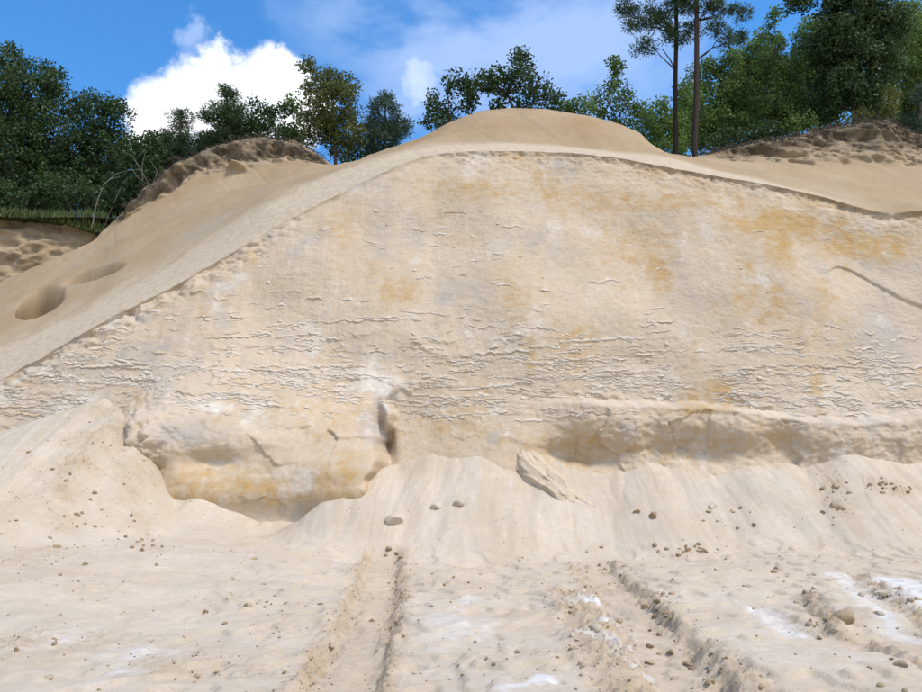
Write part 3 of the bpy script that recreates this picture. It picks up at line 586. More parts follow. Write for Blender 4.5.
# footfall-like dimples of trodden sand
Gz -= (1 - tmask) * .03 * np.maximum(0, perlin(FX * 2.3, FY * 2.3, 211) - .35)
fn = fbm(FX * 4, FY * 4, 241, 4, .65); whf = sm(.1, .95, whf + .4 * fn) * .85; ocf = np.clip(ocf + .25 * fn * (ocf > .05), 0, 1)
me = npmesh('pit_floor', np.stack([FX, FY, Gz], -1).reshape(-1, 3), gridF(*FX.shape), M_FLOOR, np.stack([ocf, gyf, whf, dkf], -1).reshape(-1, 4))
tag(link(bpy.data.objects.new('pit_floor', me)), kind='structure')

# ------------------------------------------------------------------ clods
def clod_mat(name, c1, c2):
    m = bpy.data.materials.new(name); m.use_nodes = True; t = m.node_tree; b = t.nodes['Principled BSDF']; b.inputs['Roughness'].default_value = .95; b.inputs['Specular IOR Level'].default_value = .1
    co = N(t, 'ShaderNodeTexCoord'); n = N(t, 'ShaderNodeTexNoise'); n.inputs['Scale'].default_value = 14; n.inputs['Detail'].default_value = 6; t.links.new(co.outputs['Object'], n.inputs['Vector'])
    oi = N(t, 'ShaderNodeObjectInfo'); ad = N(t, 'ShaderNodeMath'); ad.operation = 'MULTIPLY_ADD'; ad.inputs[1].default_value = .35; t.links.new(oi.outputs['Random'], ad.inputs[0]); t.links.new(n.outputs['Fac'], ad.inputs[2])
    r = N(t, 'ShaderNodeValToRGB'); r.color_ramp.elements[0].position = .4; r.color_ramp.elements[0].color = (*c1, 1); r.color_ramp.elements[1].position = .95; r.color_ramp.elements[1].color = (*c2, 1)
    t.links.new(ad.outputs[0], r.inputs[0]); t.links.new(r.outputs[0], b.inputs['Base Color'])
    bp = N(t, 'ShaderNodeBump'); bp.inputs['Strength'].default_value = .6; bp.inputs['Distance'].default_value = .02; t.links.new(n.outputs['Fac'], bp.inputs['Height']); t.links.new(bp.outputs[0], b.inputs['Normal'])
    return m
M_BROWN = clod_mat('brown_clod', (.24, .165, .095), (.42, .31, .195)); M_TAN = clod_mat('tan_clod', (.30, .22, .13), (.50, .40, .28)); M_PALE = clod_mat('pale_clod', (.44, .36, .27), (.60, .51, .40))
import bmesh
def clod_mesh(seed, mat, sub=3):
    bm = bmesh.new(); bmesh.ops.create_icosphere(bm, subdivisions=sub, radius=1.0); rg = np.random.default_rng(seed)
    V = np.array([v.co[:] for v in bm.verts])
    for _ in range(9):                                    # chop facets off
        d = rg.normal(size=3); d /= np.linalg.norm(d); c = rg.uniform(.45, .8); h = V @ d; V = V - np.outer(np.maximum(0, h - c) * .97, d)
    V += .16 * np.stack([fbm(V[:, 0] * 2.4 + 5 * k, V[:, 1] * 2 + V[:, 2] * 1.7, seed + k, 3) for k in range(3)], -1)
    V *= np.array([1.0, rg.uniform(.75, 1), rg.uniform(.6, .85)])
    for v, c in zip(bm.verts, V): v.co = c
    me = bpy.data.meshes.new('clod'); bm.to_mesh(me); bm.free(); me.materials.append(mat)
    me.polygons.foreach_set('use_smooth', np.ones(len(me.polygons), bool)); return me
CM = {'b': [clod_mesh(300 + i, M_BROWN) for i in range(4)], 't': [clod_mesh(320 + i, M_TAN) for i in range(4)], 'p': [clod_mesh(340 + i, M_PALE) for i in range(3)]}
def put_clod(px, py, wpx, kind, label, group=None, name='sand_clod'):
    p = hit(px, py)
    if p is None: return
    r = .5 * wpx * np.linalg.norm(p - np.array([0, 0, CAMZ])) / FPX
    o = link(bpy.data.objects.new(name, random.choice(CM[kind]))); o.scale = (r, r * random.uniform(.8, 1.1), r * random.uniform(.8, 1.15)); o.rotation_euler = (random.uniform(-.3, .3), random.uniform(-.3, .3), random.uniform(0, 6.28))
    o.location = (p[0], p[1] + .6 * r, float(ground(p[0], p[1] + .6 * r)[0]) + .12 * r); tag(o, label, 'clod', group); return o
big = [(394, 527, 20, 'p', 'large pale clod high on the talus right of the yellow bulge'), (372, 622, 8, 'b', 'dark brown pointed clod alone in the left rut'),
       (389, 553, 9, 'b', 'round brown clod, topmost of the trio below the pale clod'), (396, 557, 6, 'b', 'small brown clod touching the round one below the pale clod'),
       (386, 557, 5, 'b', 'small brown clod, left of the trio below the pale clod'), (437, 512, 14, 'p', 'left of two pale clods half buried in middle talus'), (459, 508, 13, 'p', 'right of two pale clods half buried in middle talus'),
       (654, 520, 13, 'b', 'brown clod with flat top on the right talus above the brown heap'), (637, 514, 8, 'b', 'small brown clod on the right talus left of the flat-topped one'),
       (774, 573, 8, 'b', 'lone brown clod on bare sand between heap and grey ridges'), (655, 547, 7, 'b', 'brown clod at the left end of the small heap'),
       (846, 624, 26, 't', 'biggest ochre clod stuck in the dark right-hand ridge'), (842, 511, 15, 't', 'tan clod cluster head on the far-right talus'), (837, 489, 9, 't', 'tan clod under the crack at right talus top'),
       (246, 607, 11, 't', 'tan clod with dark underside, left of the left rut'), (205, 614, 7, 'b', 'small brown clod near the left pile foot'), (224, 625, 6, 'b', 'brown clod beside a runnel left of the rut'),
       (253, 560, 8, 't', 'tan clod low on the talus under the yellow bulge'), (432, 607, 5, 'b', 'left brown pebble of the row on the flat pad'), (451, 603, 4, 'b', 'right brown pebble of the row on the flat pad'), (475, 643, 4, 'b', 'single dark pebble lying on the smooth pad'), (444, 586, 5, 'b', 'dark pebble above the row on the flat pad'),
       (715, 510, 12, 'p', 'pale clod on the right talus above the brown heap'), (15, 652, 7, 'b', 'brown clod at lower left corner of the left pile'), (53, 647, 7, 'b', 'brown clod right of the corner one on left pile'), (46, 679, 9, 't', 'tan clod lowest on the left pile'),
       (320, 605, 6, 't', 'tan clod on the left lip of the left rut'), (905, 668, 15, 't', 'ochre clod at the right frame edge near the bottom'), (893, 660, 5, 'b', 'black-brown pebble beside the edge clod at bottom right'), (597, 632, 14, 'p', 'whitish clod in the rubble between the two ruts'), (572, 615, 10, 't', 'tan clod at the top of rubble between the ruts')]
for a in big: put_clod(*a)
def scatter(n, cx, cy, sx_, sy_, w0, w1, kinds, label, group):
    for _ in range(n):
        put_clod(random.gauss(cx, sx_), random.gauss(cy, sy_), random.uniform(w0, w1), random.choice(kinds), label, group)
scatter(16, 696, 551, 16, 4, 3.5, 7, 'bbt', 'small brown clod in the heap at the right talus foot', 'clods of the brown heap')
scatter(12, 720, 515, 16, 10, 3, 5.5, 'bt', 'small clod sprinkled on the talus above the brown heap', 'clods above the brown heap')
scatter(14, 893, 490, 16, 6, 3, 6, 'tb', 'small tan clod in the patch at far-right talus', 'clods on the far-right talus')
scatter(12, 838, 500, 8, 10, 3, 6.5, 'tb', 'small tan clod in the streak under the cliff crack', 'clods under the cliff crack')
scatter(24, 75, 510, 32, 55, 2.5, 7, 'tb', 'small clod in the rubble streak of the left pile', 'clods on the left pile')
scatter(14, 140, 540, 10, 12, 3, 6, 'tb', 'small clod on the runnel right of the left pile', 'clods by the left runnel')
scatter(14, 275, 625, 9, 26, 3, 6, 'bt', 'small clod in the strip left of the left rut', 'clods left of the rut')
scatter(12, 480, 580, 45, 10, 2.5, 4.5, 'bt', 'tiny clod on the brownish terrace above the pad', 'clods on the terrace')
scatter(14, 400, 600, 4, 28, 3, 6, 'tb', 'small clod along the right lip of left rut', 'clods along the left rut')
scatter(20, 595, 650, 18, 24, 4, 9, 'tpt', 'small clod in the rubble between the two ruts', 'clods in the middle rubble')
scatter(16, 662, 630, 9, 20, 4, 9, 'tb', 'small clod along the broken bank of the right rut', 'clods along the right rut')
scatter(14, 700, 668, 12, 12, 4, 9, 'tb', 'small clod at the near end of the right rut bank', 'clods at near end of the bank')
scatter(14, 820, 612, 9, 12, 4, 9, 'tp', 'small grey clod in the dark ridge at right', 'clods in the dark ridge')
scatter(16, 892, 600, 16, 9, 4, 10, 'pt', 'grey lump in the white powdery track at right', 'lumps in the white track')
scatter(10, 750, 565, 40, 10, 2.5, 5, 'bt', 'tiny clod strewn on bare sand right of the heap', 'clods on bare sand')
scatter(10, 520, 668, 40, 10, 3, 5, 'bt', 'tiny clod on trodden sand at bottom middle', 'clods at bottom middle')
scatter(8, 610, 570, 14, 10, 3, 5.5, 'bt', 'small clod at the head of the right rut', 'clods at the rut head')
# crumbs too small to count
V_, F_ = [], []
base_me = clod_mesh(399, None, 1); bv = np.array([v.co[:] for v in base_me.vertices]); bf = np.array([p.vertices[:] for p in base_me.polygons])
cand = RNG.uniform(size=(60000, 2)); cxx = -13 + 26 * cand[:, 0]; cyy = 6.5 + 14.5 * cand[:, 1] ** 1.2
ii = np.searchsorted(fx, cxx).clip(0, len(fx) - 1); jj = np.searchsorted(fy, cyy).clip(0, len(fy) - 1)
pr = .03 + .8 * rub[jj, ii] ** 1.2 + .06 * np.clip(ocf[jj, ii], 0, 1); keep = RNG.uniform(size=60000) < pr * .5
cxx, cyy = cxx[keep], cyy[keep]; rad = RNG.uniform(.006, .024, len(cxx)) * (1 + (RNG.uniform(size=len(cxx)) < .06) * .9); gz_ = ground(cxx, cyy)
ang = RNG.uniform(0, 6.28, len(cxx)); ca, sa = np.cos(ang), np.sin(ang)
vx = bv[None, :, 0] * ca[:, None] - bv[None, :, 1] * sa[:, None]; vy = bv[None, :, 0] * sa[:, None] + bv[None, :, 1] * ca[:, None]
VV = np.stack([cxx[:, None] + vx * rad[:, None], cyy[:, None] + vy * rad[:, None], gz_[:, None] + .3 * rad[:, None] + bv[None, :, 2] * rad[:, None]], -1)
FF = (bf[None] + (np.arange(len(cxx)) * len(bv))[:, None, None])
tag(link(bpy.data.objects.new('sand_crumbs', npmesh('sand_crumbs', VV.reshape(-1, 3), FF.reshape(-1, 3), M_TAN))), 'fine crumbs of sand scattered over the pit floor', 'gravel', kind='stuff')

# fallen block leaning in the talus
def block(name, label, a, b, wid, hgt, mat, seed):
    pa, pb = np.array(a), np.array(b); ax_ = pb - pa; ln = np.linalg.norm(ax_); ax_ /= ln
    side = np.cross(ax_, [0, 0, 1]); side /= np.linalg.norm(side); up = np.cross(side, ax_)
    bm = bmesh.new(); bmesh.ops.create_cube(bm, size=1.0); bmesh.ops.subdivide_edges(bm, edges=bm.edges[:], cuts=22, use_grid_fill=True)
    V = np.array([v.co[:] for v in bm.verts]); bm_f = None
    t = V[:, 0] + .5; w = wid * np.interp(t, [0, .25, .7, 1], [.62, .95, .8, .35]); h = hgt * np.interp(t, [0, .3, 1], [1.0, .9, .35])
    c = np.sign(V[:, 1:]) * np.abs(V[:, 1:]) * (1 - .30 * (V[:, ::-1][:, :2] * 2) ** 2)
    Q = pa + np.outer(t * ln, ax_) + np.outer(c[:, 0] * w, side) + np.outer(c[:, 1] * h, up)
    nn = .17 * np.stack([fbm(V[:, 0] * 4 + 3 * k, V[:, 1] * 3 + V[:, 2] * 2.6, seed + k, 4) for k in range(3)], -1)
    Q = Q + nn; o0 = pa.copy()
    for v, q in zip(bm.verts, Q - o0): v.co = q
    me = bpy.data.meshes.new(name); bm.to_mesh(me); bm.free(); me.materials.append(mat); me.polygons.foreach_set('use_smooth', np.ones(len(me.polygons), bool))
    o = link(bpy.data.objects.new(name, me)); o.location = o0; return tag(o, label, 'sand block')
M_BLOCK = clod_mat('crusted_block', (.41, .315, .21), (.57, .465, .35))
block('sand_block', 'long slab of crusted sand fallen from the cliff onto the talus', hit(524, 476) + np.array([0, .6, .34]), hit(592, 510) + np.array([0, .1, -.16]), 1.25, .95, M_BLOCK, 401)

# ------------------------------------------------------------------ trees
def leaf_mat(name, c1, c2, tr=.3):
    m = bpy.data.materials.new(name); m.use_nodes = True; t = m.node_tree; t.nodes.clear(); L = t.links.new
    o = N(t, 'ShaderNodeOutputMaterial'); d = N(t, 'ShaderNodeBsdfPrincipled'); d.inputs['Roughness'].default_value = .55; d.inputs['Specular IOR Level'].default_value = .35
    tl = N(t, 'ShaderNodeBsdfTranslucent'); mx = N(t, 'ShaderNodeMixShader'); mx.inputs[0].default_value = tr
    ge = N(t, 'ShaderNodeNewGeometry'); oi = N(t, 'ShaderNodeObjectInfo'); co = N(t, 'ShaderNodeTexCoord')
    n = N(t, 'ShaderNodeTexNoise'); n.inputs['Scale'].default_value = 1.1; n.inputs['Detail'].default_value = 3; L(co.outputs['Object'], n.inputs['Vector'])
    a = N(t, 'ShaderNodeMath'); a.operation = 'MULTIPLY_ADD'; a.inputs[1].default_value = .55; L(ge.outputs['Random Per Island'], a.inputs[0]); L(n.outputs['Fac'], a.inputs[2])
    r = N(t, 'ShaderNodeValToRGB'); r.color_ramp.elements[0].position = .4; r.color_ramp.elements[0].color = (*c1, 1); r.color_ramp.elements[1].position = 1.05 if False else 1.0; r.color_ramp.elements[1].color = (*c2, 1)
    L(a.outputs[0], r.inputs[0]); L(r.outputs[0], d.inputs['Base Color']); L(r.outputs[0], tl.inputs[0]); L(d.outputs[0], mx.inputs[1]); L(tl.outputs[0], mx.inputs[2]); L(mx.outputs[0], o.inputs[0]); return m
ML = {'dark': leaf_mat('dark_oak_leaf', (.020, .040, .012), (.062, .108, .030)), 'mid': leaf_mat('green_leaf', (.045, .085, .02), (.15, .225, .055), .45),
      'yellow': leaf_mat('yellowing_leaf', (.04, .062, .014), (.135, .145, .035), .35), 'pine': leaf_mat('pine_needle', (.022, .045, .016), (.065, .11, .035), .2), 'light': leaf_mat('bright_leaf', (.07, .125, .028), (.18, .27, .065), .45), 'blue': leaf_mat('bluish_needle', (.03, .06, .035), (.075, .125, .07), .2)}
def bark_mat(name, c1, c2):
    m = clod_mat(name, c1, c2); return m
M_BARK = bark_mat('dark_bark', (.035, .026, .02), (.10, .075, .055)); M_PBARK = bark_mat('pine_bark', (.02, .015, .012), (.06, .043, .034)); M_TWIG = bark_mat('dry_twig', (.09, .08, .06), (.19, .17, .14))
def tube(pts, r0, r1, n=6):
    pts = np.array(pts, float); V, F = [], []
    for i, p in enumerate(pts):
        d = pts[min(i + 1, len(pts) - 1)] - pts[max(i - 1, 0)]; d /= np.linalg.norm(d) + 1e-9
        a = np.cross(d, [0, 0, 1.0] if abs(d[2]) < .9 else [1.0, 0, 0]); a /= np.linalg.norm(a); b = np.cross(d, a); r = r0 + (r1 - r0) * i / (len(pts) - 1)
        for k in range(n): V.append(p + r * (math.cos(6.2832 * k / n) * a + math.sin(6.2832 * k / n) * b))
    for i in range(len(pts) - 1):
        for k in range(n): F.append((i * n + k, i * n + (k + 1) % n, (i + 1) * n + (k + 1) % n, (i + 1) * n + k))
    return V, F
def wobble(a, b, n, amp, sag=0):
    a, b = np.array(a), np.array(b); t = np.linspace(0, 1, n)[:, None]; p = a + (b - a) * t
    p[1:-1] += RNG.normal(size=(n - 2, 3)) * amp; p[:, 2] += sag * np.sin(t[:, 0] * math.pi); return p
def leaves(C, per, rad, ln, wd, up=.5, needle=False):
    """C: clump centres; returns arrays of leaf blades round each centre"""
    n = len(C) * per; c = np.repeat(C, per, 0); d = RNG.normal(size=(n, 3)); d /= np.linalg.norm(d, axis=1)[:, None]
    if needle:
        a = d.copy(); a[:, 2] = a[:, 2] * .8 + .25; a /= np.linalg.norm(a, axis=1)[:, None]; L = ln * RNG.uniform(.7, 1.2, n)[:, None]
        c = c + d * rad * RNG.uniform(0, 1, n)[:, None] * .5 + a * L * .5; s = np.cross(a, RNG.normal(size=(n, 3))); s /= np.linalg.norm(s, axis=1)[:, None]; w = wd
    else:
        c = c + d * (rad * RNG.uniform(.2, 1, n) ** .6)[:, None]; nn = RNG.normal(size=(n, 3)) + d * .6; nn[:, 2] += up; nn /= np.linalg.norm(nn, axis=1)[:, None]
        a = np.cross(nn, RNG.normal(size=(n, 3))); a /= np.linalg.norm(a, axis=1)[:, None]; s = np.cross(nn, a); L = ln * RNG.uniform(.6, 1.25, n)[:, None]; w = wd * RNG.uniform(.7, 1.2, n)[:, None]
    V = np.stack([c - a * L * .5, c + s * w * .5, c + a * L * .5, c - s * w * .5], 1)
    return V.reshape(-1, 3), np.arange(n * 4).reshape(-1, 4)
def tree(name, label, cat, base, lobes, Yd, leaf, kind='broad', dens=1.0, trunk=.2, top=None, group='trees along the rim', thick=1.0, limbs=14, bark=None, lsz=1.0):
    """base (px,py), lobes [(px,py,rx,ry)] of the crown in the picture, at distance Yd"""
    bp = P(base[0], base[1], Yd); gz0 = float(plateau(bp[0], Yd)); bz = min(gz0, bp[2]) if base[1] > 240 else gz0
    B = np.array([bp[0], Yd, gz0 - .1]); root = empty(name, B); tag(root, label, cat, group)
    mp_ = Yd / 768 * 1.12; C = []
    for (a, b, rx, ry) in lobes:
        c = P(a, b, Yd); wx, wz = rx * mp_, ry * mp_; wy = min(wx, wz * 1.3) * thick
        vol = wx * wz * wy; n = max(8, int(dens * (20 if kind == 'broad' else 17) * vol ** .72))
        d = RNG.normal(size=(n, 3)); d /= np.linalg.norm(d, axis=1)[:, None]; r = RNG.uniform(.12, 1, n) ** .45
        q = c + d * r[:, None] * np.array([wx, wy, wz]) * .92; q[:, 1] += RNG.uniform(-.4, .4); C.append(q)
    C = np.concatenate(C)
    lowest = gz0 + .25; C[:, 2] = np.maximum(C[:, 2], lowest + RNG.uniform(0, .4, len(C)))
    if kind == 'pine': V, F = leaves(C, 54, .55, .24 * lsz, .046, needle=True)
    elif kind == 'needle': V, F = leaves(C, 30, .26, .24 * lsz, .022, needle=True)
    else: V, F = leaves(C, 38, .46 * lsz, .20 * lsz, .125 * lsz)
    cr_ = link(bpy.data.objects.new('crown', npmesh('crown', V - B, F, ML[leaf], smooth=False)), root)
    cen = C.mean(0); tp = P(top[0], top[1], Yd) if top is not None else np.array([cen[0], cen[1], cen[2] + .35 * (C[:, 2].max() - cen[2])])
    Vt, Ft = [], []
    def add(v, f):
        o = len(Vt); Vt.extend(v); Ft.extend([tuple(i + o for i in q) for q in f])
    tr = wobble(B, tp, 8, .05 if kind == 'pine' else .12); add(*tube(tr, trunk, trunk * (.55 if 'tall' in name else .3), 8))
    for q in C[RNG.permutation(len(C))[:limbs]]:
        i = np.argmin(np.abs(tr[:, 2] - (q[2] - .35 * np.hypot(q[0] - tr[:, 0], q[1] - tr[:, 1])))); i = max(1, i) if len(tr) > 2 else i
        add(*tube(wobble(tr[i], q, 5, .10, .12), trunk * .28, .012, 5))
    link(bpy.data.objects.new('trunk', npmesh('trunk', np.array(Vt) - B, Ft, bark or (M_PBARK if kind == 'pine' else M_BARK))), root)
    return root
G1 = 'dark trees on the left bank'; G2 = 'trees behind the left mound'; G3 = 'trees behind the middle mound'; G4 = 'trees of the right-hand wood'
tree('oak_tree', 'tallest dark oak at the left frame edge', 'tree', (32, 215), [(-10, 105, 42, 50), (30, 95, 34, 36), (50, 80, 18, 20), (10, 150, 40, 40), (45, 140, 34, 42), (14, 65, 20, 14), (38, 190, 34, 22)], 42, 'dark', dens=1.2, trunk=.30, group=G1)
tree('oak_tree', 'second dark oak from left with leaning ragged top', 'tree', (88, 215), [(92, 115, 30, 24), (118, 112, 16, 16), (75, 150, 30, 34), (108, 145, 26, 30), (90, 185, 30, 22)], 44, 'dark', dens=1.1, trunk=.24, group=G1)
tree('oak_tree', 'dark oak partly cut by the left frame edge, behind the tallest', 'tree', (-60, 215), [(-60, 110, 50, 50), (-70, 160, 50, 40)], 45, 'dark', trunk=.3, group=G1)
tree('bush', 'dark bush low between oaks and left mound', 'bush', (140, 215), [(140, 160, 22, 26), (128, 190, 24, 22), (155, 150, 14, 18)], 41, 'dark', dens=1.2, trunk=.1, group=G1)
tree('bush', 'dark understorey bush at the foot of the tallest oak', 'bush', (12, 218), [(5, 195, 24, 16), (-25, 190, 24, 20)], 40, 'dark', trunk=.1, group=G1)
tree('bush', 'dark understorey bush below the second oak', 'bush', (68, 218), [(66, 190, 22, 18), (95, 200, 20, 14)], 40.5, 'dark', trunk=.1, group=G1)
tree('pine_tree', 'young pine with open crown left of the left mound top', 'tree', (178, 200), [(180, 118, 14, 10), (172, 135, 16, 10), (190, 140, 14, 10), (178, 155, 20, 12), (160, 160, 14, 14)], 43, 'pine', 'pine', 2.8, .12, group=G2, top=(181, 112))
tree('pine_tree', 'dense dark young pine above the left mound', 'tree', (228, 190), [(226, 98, 12, 12), (222, 118, 20, 14), (238, 122, 18, 14), (228, 138, 26, 12), (212, 140, 14, 12)], 42, 'pine', 'pine', 3.2, .14, group=G2, top=(227, 92))
tree('slender_tree', 'sparse leafy sapling against the white cloud', 'tree', (266, 180), [(262, 108, 11, 12), (276, 108, 9, 10), (266, 128, 15, 12), (250, 120, 8, 12)], 41, 'dark', dens=1.3, trunk=.08, group=G2)
tree('slender_tree', 'thin sapling between sparse sapling and yellowing tree', 'tree', (292, 180), [(292, 112, 9, 14), (297, 130, 11, 16), (286, 135, 9, 12)], 42, 'mid', dens=1.5, trunk=.08, group=G2)
tree('broadleaf_tree', 'round tree with yellowing leaves beside the left mound', 'tree', (337, 190), [(318, 82, 20, 18), (342, 85, 20, 20), (330, 108, 34, 26), (345, 130, 24, 20), (318, 130, 20, 18), (338, 150, 12, 14), (310, 68, 10, 8)], 38, 'yellow', dens=1.35, trunk=.14, group=G2, lsz=.9)
tree('pine_tree', 'small bright pine right of the yellowing tree', 'tree', (383, 190), [(386, 97, 7, 8), (384, 112, 16, 10), (380, 128, 22, 12), (396, 132, 16, 10), (378, 145, 24, 12), (402, 120, 8, 7)], 40, 'blue', 'pine', 3.2, .12, group=G2, top=(386, 92))
tree('slender_tree', 'two-topped leafy sapling left of the middle mound top', 'tree', (448, 180), [(433, 105, 12, 13), (452, 85, 9, 12), (450, 105, 14, 16), (440, 122, 20, 10), (468, 100, 7, 10)], 36, 'dark', dens=.95, trunk=.08, group=G3)
tree('oak_tree', 'dark oak crown rising over the middle mound top', 'tree', (515, 180), [(480, 90, 16, 16), (500, 85, 18, 18), (522, 78, 18, 22), (540, 88, 16, 16), (518, 58, 8, 8), (505, 104, 40, 12), (550, 103, 12, 8), (468, 85, 7, 12)], 36, 'dark', dens=1.1, trunk=.16, group=G3)
tree('bush', 'low leafy shrub just right of the middle mound top', 'bush', (575, 180), [(566, 106, 10, 6), (582, 110, 10, 8), (574, 118, 14, 8)], 37, 'mid', trunk=.06, group=G3)
tree('slender_tree', 'slim pale green tree left of the two tall pines', 'tree', (612, 185), [(613, 72, 6, 9), (612, 88, 13, 10), (604, 105, 16, 12), (624, 103, 13, 12), (636, 112, 9, 10), (612, 122, 24, 12)], 38, 'mid', dens=1.0, trunk=.09, group=G3)
tree('tall_pine', 'left of two tall pines, tufted crown hanging to the left', 'tree', (676, 190), [(648, 8, 22, 9), (660, 28, 26, 9), (630, 30, 12, 7), (645, 50, 14, 8), (680, 12, 22, 12), (668, 45, 14, 7), (690, 30, 14, 8), (625, 6, 12, 8), (672, -20, 30, 14), (655, -45, 30, 14), (685, -60, 24, 16)], 38, 'pine', 'pine', 2.6, .15, top=(676, -75), group=G4, limbs=26, bark=M_PBARK)
tree('tall_pine', 'right of two tall pines, thicker trunk with limbs to the right', 'tree', (697, 190), [(722, 8, 16, 8), (738, 14, 10, 8), (742, 34, 6, 5), (715, 30, 14, 8), (706, 8, 14, 8), (725, 45, 9, 6), (712, -20, 30, 14), (695, -45, 34, 16), (700, -75, 26, 16)], 36.5, 'pine', 'pine', 2.6, .17, top=(697, -90), group=G4, limbs=26, bark=M_PBARK)
tree('broadleaf_tree', 'bright green bushy tree behind the left tall pine', 'tree', (655, 180), [(660, 110, 16, 16), (645, 130, 18, 18), (672, 130, 18, 20), (665, 150, 22, 14), (690, 95, 14, 20)], 41, 'light', dens=1.2, trunk=.12, group=G4)
tree('broadleaf_tree', 'mid green broad tree just right of the tall pines', 'tree', (722, 180), [(705, 75, 16, 18), (728, 65, 18, 20), (715, 100, 28, 24), (742, 95, 22, 26), (725, 130, 34, 22), (700, 130, 20, 20)], 43, 'mid', dens=1.2, trunk=.18, group=G4)
tree('broadleaf_tree', 'tall spindly tree left of the big dark crown', 'tree', (775, 170), [(774, 22, 9, 12), (776, 45, 15, 16), (768, 72, 20, 20), (788, 75, 18, 24), (772, 105, 26, 24), (795, 115, 18, 20), (765, 130, 24, 16)], 42, 'mid', dens=1.0, trunk=.16, group=G4)
tree('oak_tree', 'biggest dark crown at upper right', 'tree', (855, 160), [(850, 15, 40, 26), (880, 30, 30, 30), (835, 45, 34, 28), (862, 65, 40, 30), (840, 90, 32, 26), (868, 100, 24, 20), (825, 110, 16, 14), (850, -20, 44, 26), (800, 2, 20, 10)], 40, 'dark', dens=2.1, trunk=.28, group=G4)
tree('broadleaf_tree', 'bright leafy tree at the right frame edge', 'tree', (905, 160), [(905, 30, 20, 30), (918, 70, 20, 24), (902, 70, 14, 16), (940, 40, 26, 40)], 44, 'light', dens=1.0, trunk=.16, group=G4)
tree('pine_tree', 'bluish pine low at the right frame edge', 'tree', (914, 180), [(916, 100, 12, 10), (912, 118, 14, 10), (925, 125, 16, 12), (915, 134, 18, 8)], 42, 'blue', 'pine', 1.5, .1, group=G4, top=(918, 92))
tree('broadleaf_tree', 'mid green tree beyond the right frame edge', 'tree', (975, 180), [(975, 60, 40, 50), (980, 110, 36, 36)], 46, 'mid', trunk=.2, group=G4)
tree('bush', 'light green bush at the foot of tall pines', 'bush', (640, 190), [(640, 148, 16, 10), (660, 150, 16, 10), (684, 150, 12, 10)], 39, 'light', trunk=.06, group=G4)
tree('bush', 'dark green bush behind the crest of the right mound', 'bush', (735, 180), [(715, 145, 18, 12), (740, 138, 20, 12), (765, 132, 18, 12)], 40, 'dark', trunk=.06, group=G4)
tree('bush', 'pale scrub between big dark crown and right mound', 'bush', (800, 170), [(800, 128, 18, 10), (790, 120, 12, 12)], 39.5, 'mid', trunk=.06, group=G4)
tree('bush', 'dry brush at the peak of the right mound', 'bush', (880, 150), [(882, 112, 14, 8), (868, 116, 12, 7), (890, 100, 8, 10)], 38, 'yellow', dens=.7, trunk=.05, group=G4)
def far_tree(a, b, rx, ry, Yd, leaf, lab):
    tree('broadleaf_tree', lab, 'tree', (a, 190), [(a, b, rx, ry), (a - rx * .5, b + ry * .6, rx * .8, ry * .8), (a + rx * .5, b + ry * .6, rx * .8, ry * .8)], Yd, leaf, trunk=.18, group='second row trees of the right-hand wood', lsz=1.25)
for a, b, rx, ry, lab in ((695, 110, 24, 30, 'dim green tree seen between the two tall pine trunks'), (745, 90, 26, 38, 'dim tree behind the mid green tree right of the pines'), (810, 85, 28, 40, 'dim tree between the spindly tree and the big dark crown'), (900, 95, 28, 36, 'dim tree behind the bright tree at right frame edge'), (760, 62, 24, 30, 'tall dim tree behind the spindly tree'), (815, 45, 24, 32, 'tall dim tree left behind the big dark crown'), (905, 35, 26, 36, 'tall dim tree right behind the big dark crown')): far_tree(a, b, rx, ry, 50, 'mid', lab)
for a, lab in ((-20, 'dim tree behind the tallest left oak'), (45, 'dim tree filling the gap between the two left oaks'), (110, 'dim tree behind the second left oak'), (165, 'dim tree behind the low bush left of the mound')):
    tree('broadleaf_tree', lab, 'tree', (a, 215), [(a, 165, 32, 30), (a - 14, 190, 28, 22), (a + 14, 192, 28, 22), (a, 208, 34, 14)], 50, 'dark', trunk=.18, group=G1, lsz=1.25)

for a, b, lab in ((158, 150, 'dim tree behind the open young pine'), (205, 142, 'dim tree between the two young pines'), (252, 132, 'dim tree behind the sparse sapling'), (290, 138, 'dim tree left of the yellowing tree'), (362, 145, 'dim tree between yellowing tree and bright pine')):
    tree('broadleaf_tree', lab, 'tree', (a, 200), [(a, b, 15, 14), (a - 9, b + 14, 14, 14), (a + 9, b + 16, 14, 14)], 47, 'dark', trunk=.12, group=G2)
# grass on the left bank, dry brush and roots
def blades(n, xs, ys, zs, h0, h1, w, lean=.35):
    a = RNG.uniform(0, 6.28, n); h = RNG.uniform(h0, h1, n); dx, dy = np.cos(a) * h * lean, np.sin(a) * h * lean; sx_, sy_ = -np.sin(a) * w, np.cos(a) * w
    V = np.stack([np.stack([xs - sx_, ys - sy_, zs], -1), np.stack([xs + sx_, ys + sy_, zs], -1), np.stack([xs + dx * .4 + sx_ * .6, ys + dy * .4 + sy_ * .6, zs + h * .6], -1), np.stack([xs + dx, ys + dy, zs + h], -1)], 1)
    return V.reshape(-1, 3), np.arange(n * 4).reshape(-1, 4)
M_GRASS = leaf_mat('bank_grass', (.045, .075, .018), (.13, .16, .045), .3)
n = 14000; gx_ = RNG.uniform(-34, -12.5, n); gy_ = 36.4 + RNG.gamma(1.2, 1.0, n); den = fbm(gx_ * .6, gy_ * .6, 221, 3) > -.25; gx_, gy_ = gx_[den], gy_[den]
btz = np.interp(gx_, bt[:, 0], bt[:, 2]); zz = np.where(gy_ < 37.2, btz, np.maximum(plateau(gx_, gy_), 0)) - .05
V, F = blades(len(gx_), gx_, gy_, zz, .15, .7, .022)
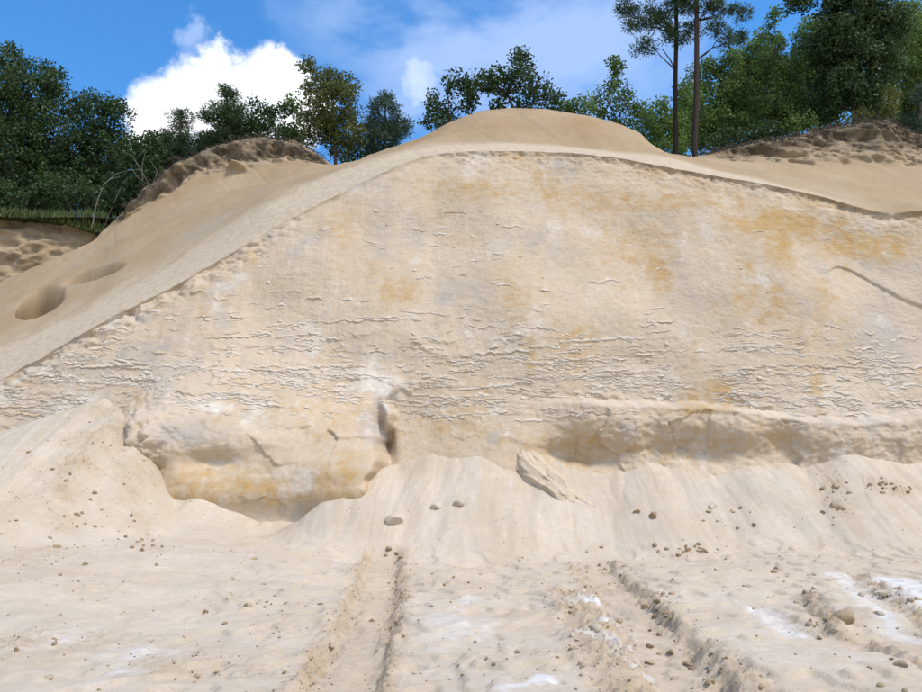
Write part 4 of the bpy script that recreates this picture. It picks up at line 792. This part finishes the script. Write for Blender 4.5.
tag(link(bpy.data.objects.new('bank_grass', npmesh('bank_grass', V, F, M_GRASS, smooth=False))), 'tufty green grass along the top of the left bank', 'grass', kind='stuff')
def twigs(name, label, paths, r, Yd, group=None):
    V, F = [], []; P0 = P(paths[0][0][0], paths[0][0][1], Yd)
    for path in paths:
        pts = np.array([P(a, b, Yd + .4 * RNG.uniform(-1, 1)) for a, b in path]); t = np.linspace(0, 1, len(pts)); tt = np.linspace(0, 1, 12); q = np.stack([np.interp(tt, t, pts[:, k]) for k in range(3)], -1); q[1:-1] = (q[:-2] + 2 * q[1:-1] + q[2:]) / 4
        v, f = tube(q, r, r * .35, 5); o = len(V); V += v; F += [tuple(i + o for i in g) for g in f]
    o = link(bpy.data.objects.new(name, npmesh(name, np.array(V) - P0, F, M_TWIG))); o.location = P0; return tag(o, label, 'branch', group)
twigs('bare_sapling', 'pale bare sapling arching left of the left mound', [[(92, 228), (96, 205), (103, 185), (118, 172), (140, 169)], [(103, 185), (112, 178), (120, 177)]], .03, 36)
twigs('bare_sapling', 'leaning bare stem right of the arching sapling', [[(104, 228), (113, 205), (122, 185), (128, 178)]], .025, 36.2)
twigs('dead_branch', 'grey dead branches spreading beside the left mound scarp', [[(150, 186), (140, 168), (132, 155), (120, 152)], [(143, 180), (142, 165), (146, 150)], [(150, 190), (158, 172), (150, 160)], [(150, 186), (138, 178), (130, 165)]], .022, 35.8)
# roots and litter hanging from the scarps of the two outer mounds
Vr, Fr = [], []
rowi = np.array(vpar)
for (pa, pb, cnt) in ((120, 330, 320), (705, 925, 700)):
    for _ in range(cnt):
        c = np.argmin(np.abs(upx - random.uniform(pa, pb))); r = np.argmin(np.abs(rowi - random.uniform(3.6, 4.25))); p = U[r, c] + np.array([0, -.05, .05])
        L_ = random.uniform(.2, .7); a = random.uniform(0, 6.28); q = [p, p + np.array([math.cos(a) * L_ * .5, -.08, random.uniform(-.1, .2)]), p + np.array([math.cos(a) * L_ * .9 + random.uniform(-.1, .1), -.1, random.uniform(-.35, .1)])]
        v, f = tube(q, .016, .005, 4); o = len(Vr); Vr += v; Fr += [tuple(i + o for i in g) for g in f]
tag(link(bpy.data.objects.new('root_litter', npmesh('root_litter', np.array(Vr), Fr, bark_mat('root_bark', (.04, .032, .025), (.15, .12, .09))))), 'tangle of dry roots and litter on the mound tops', 'roots', kind='stuff')
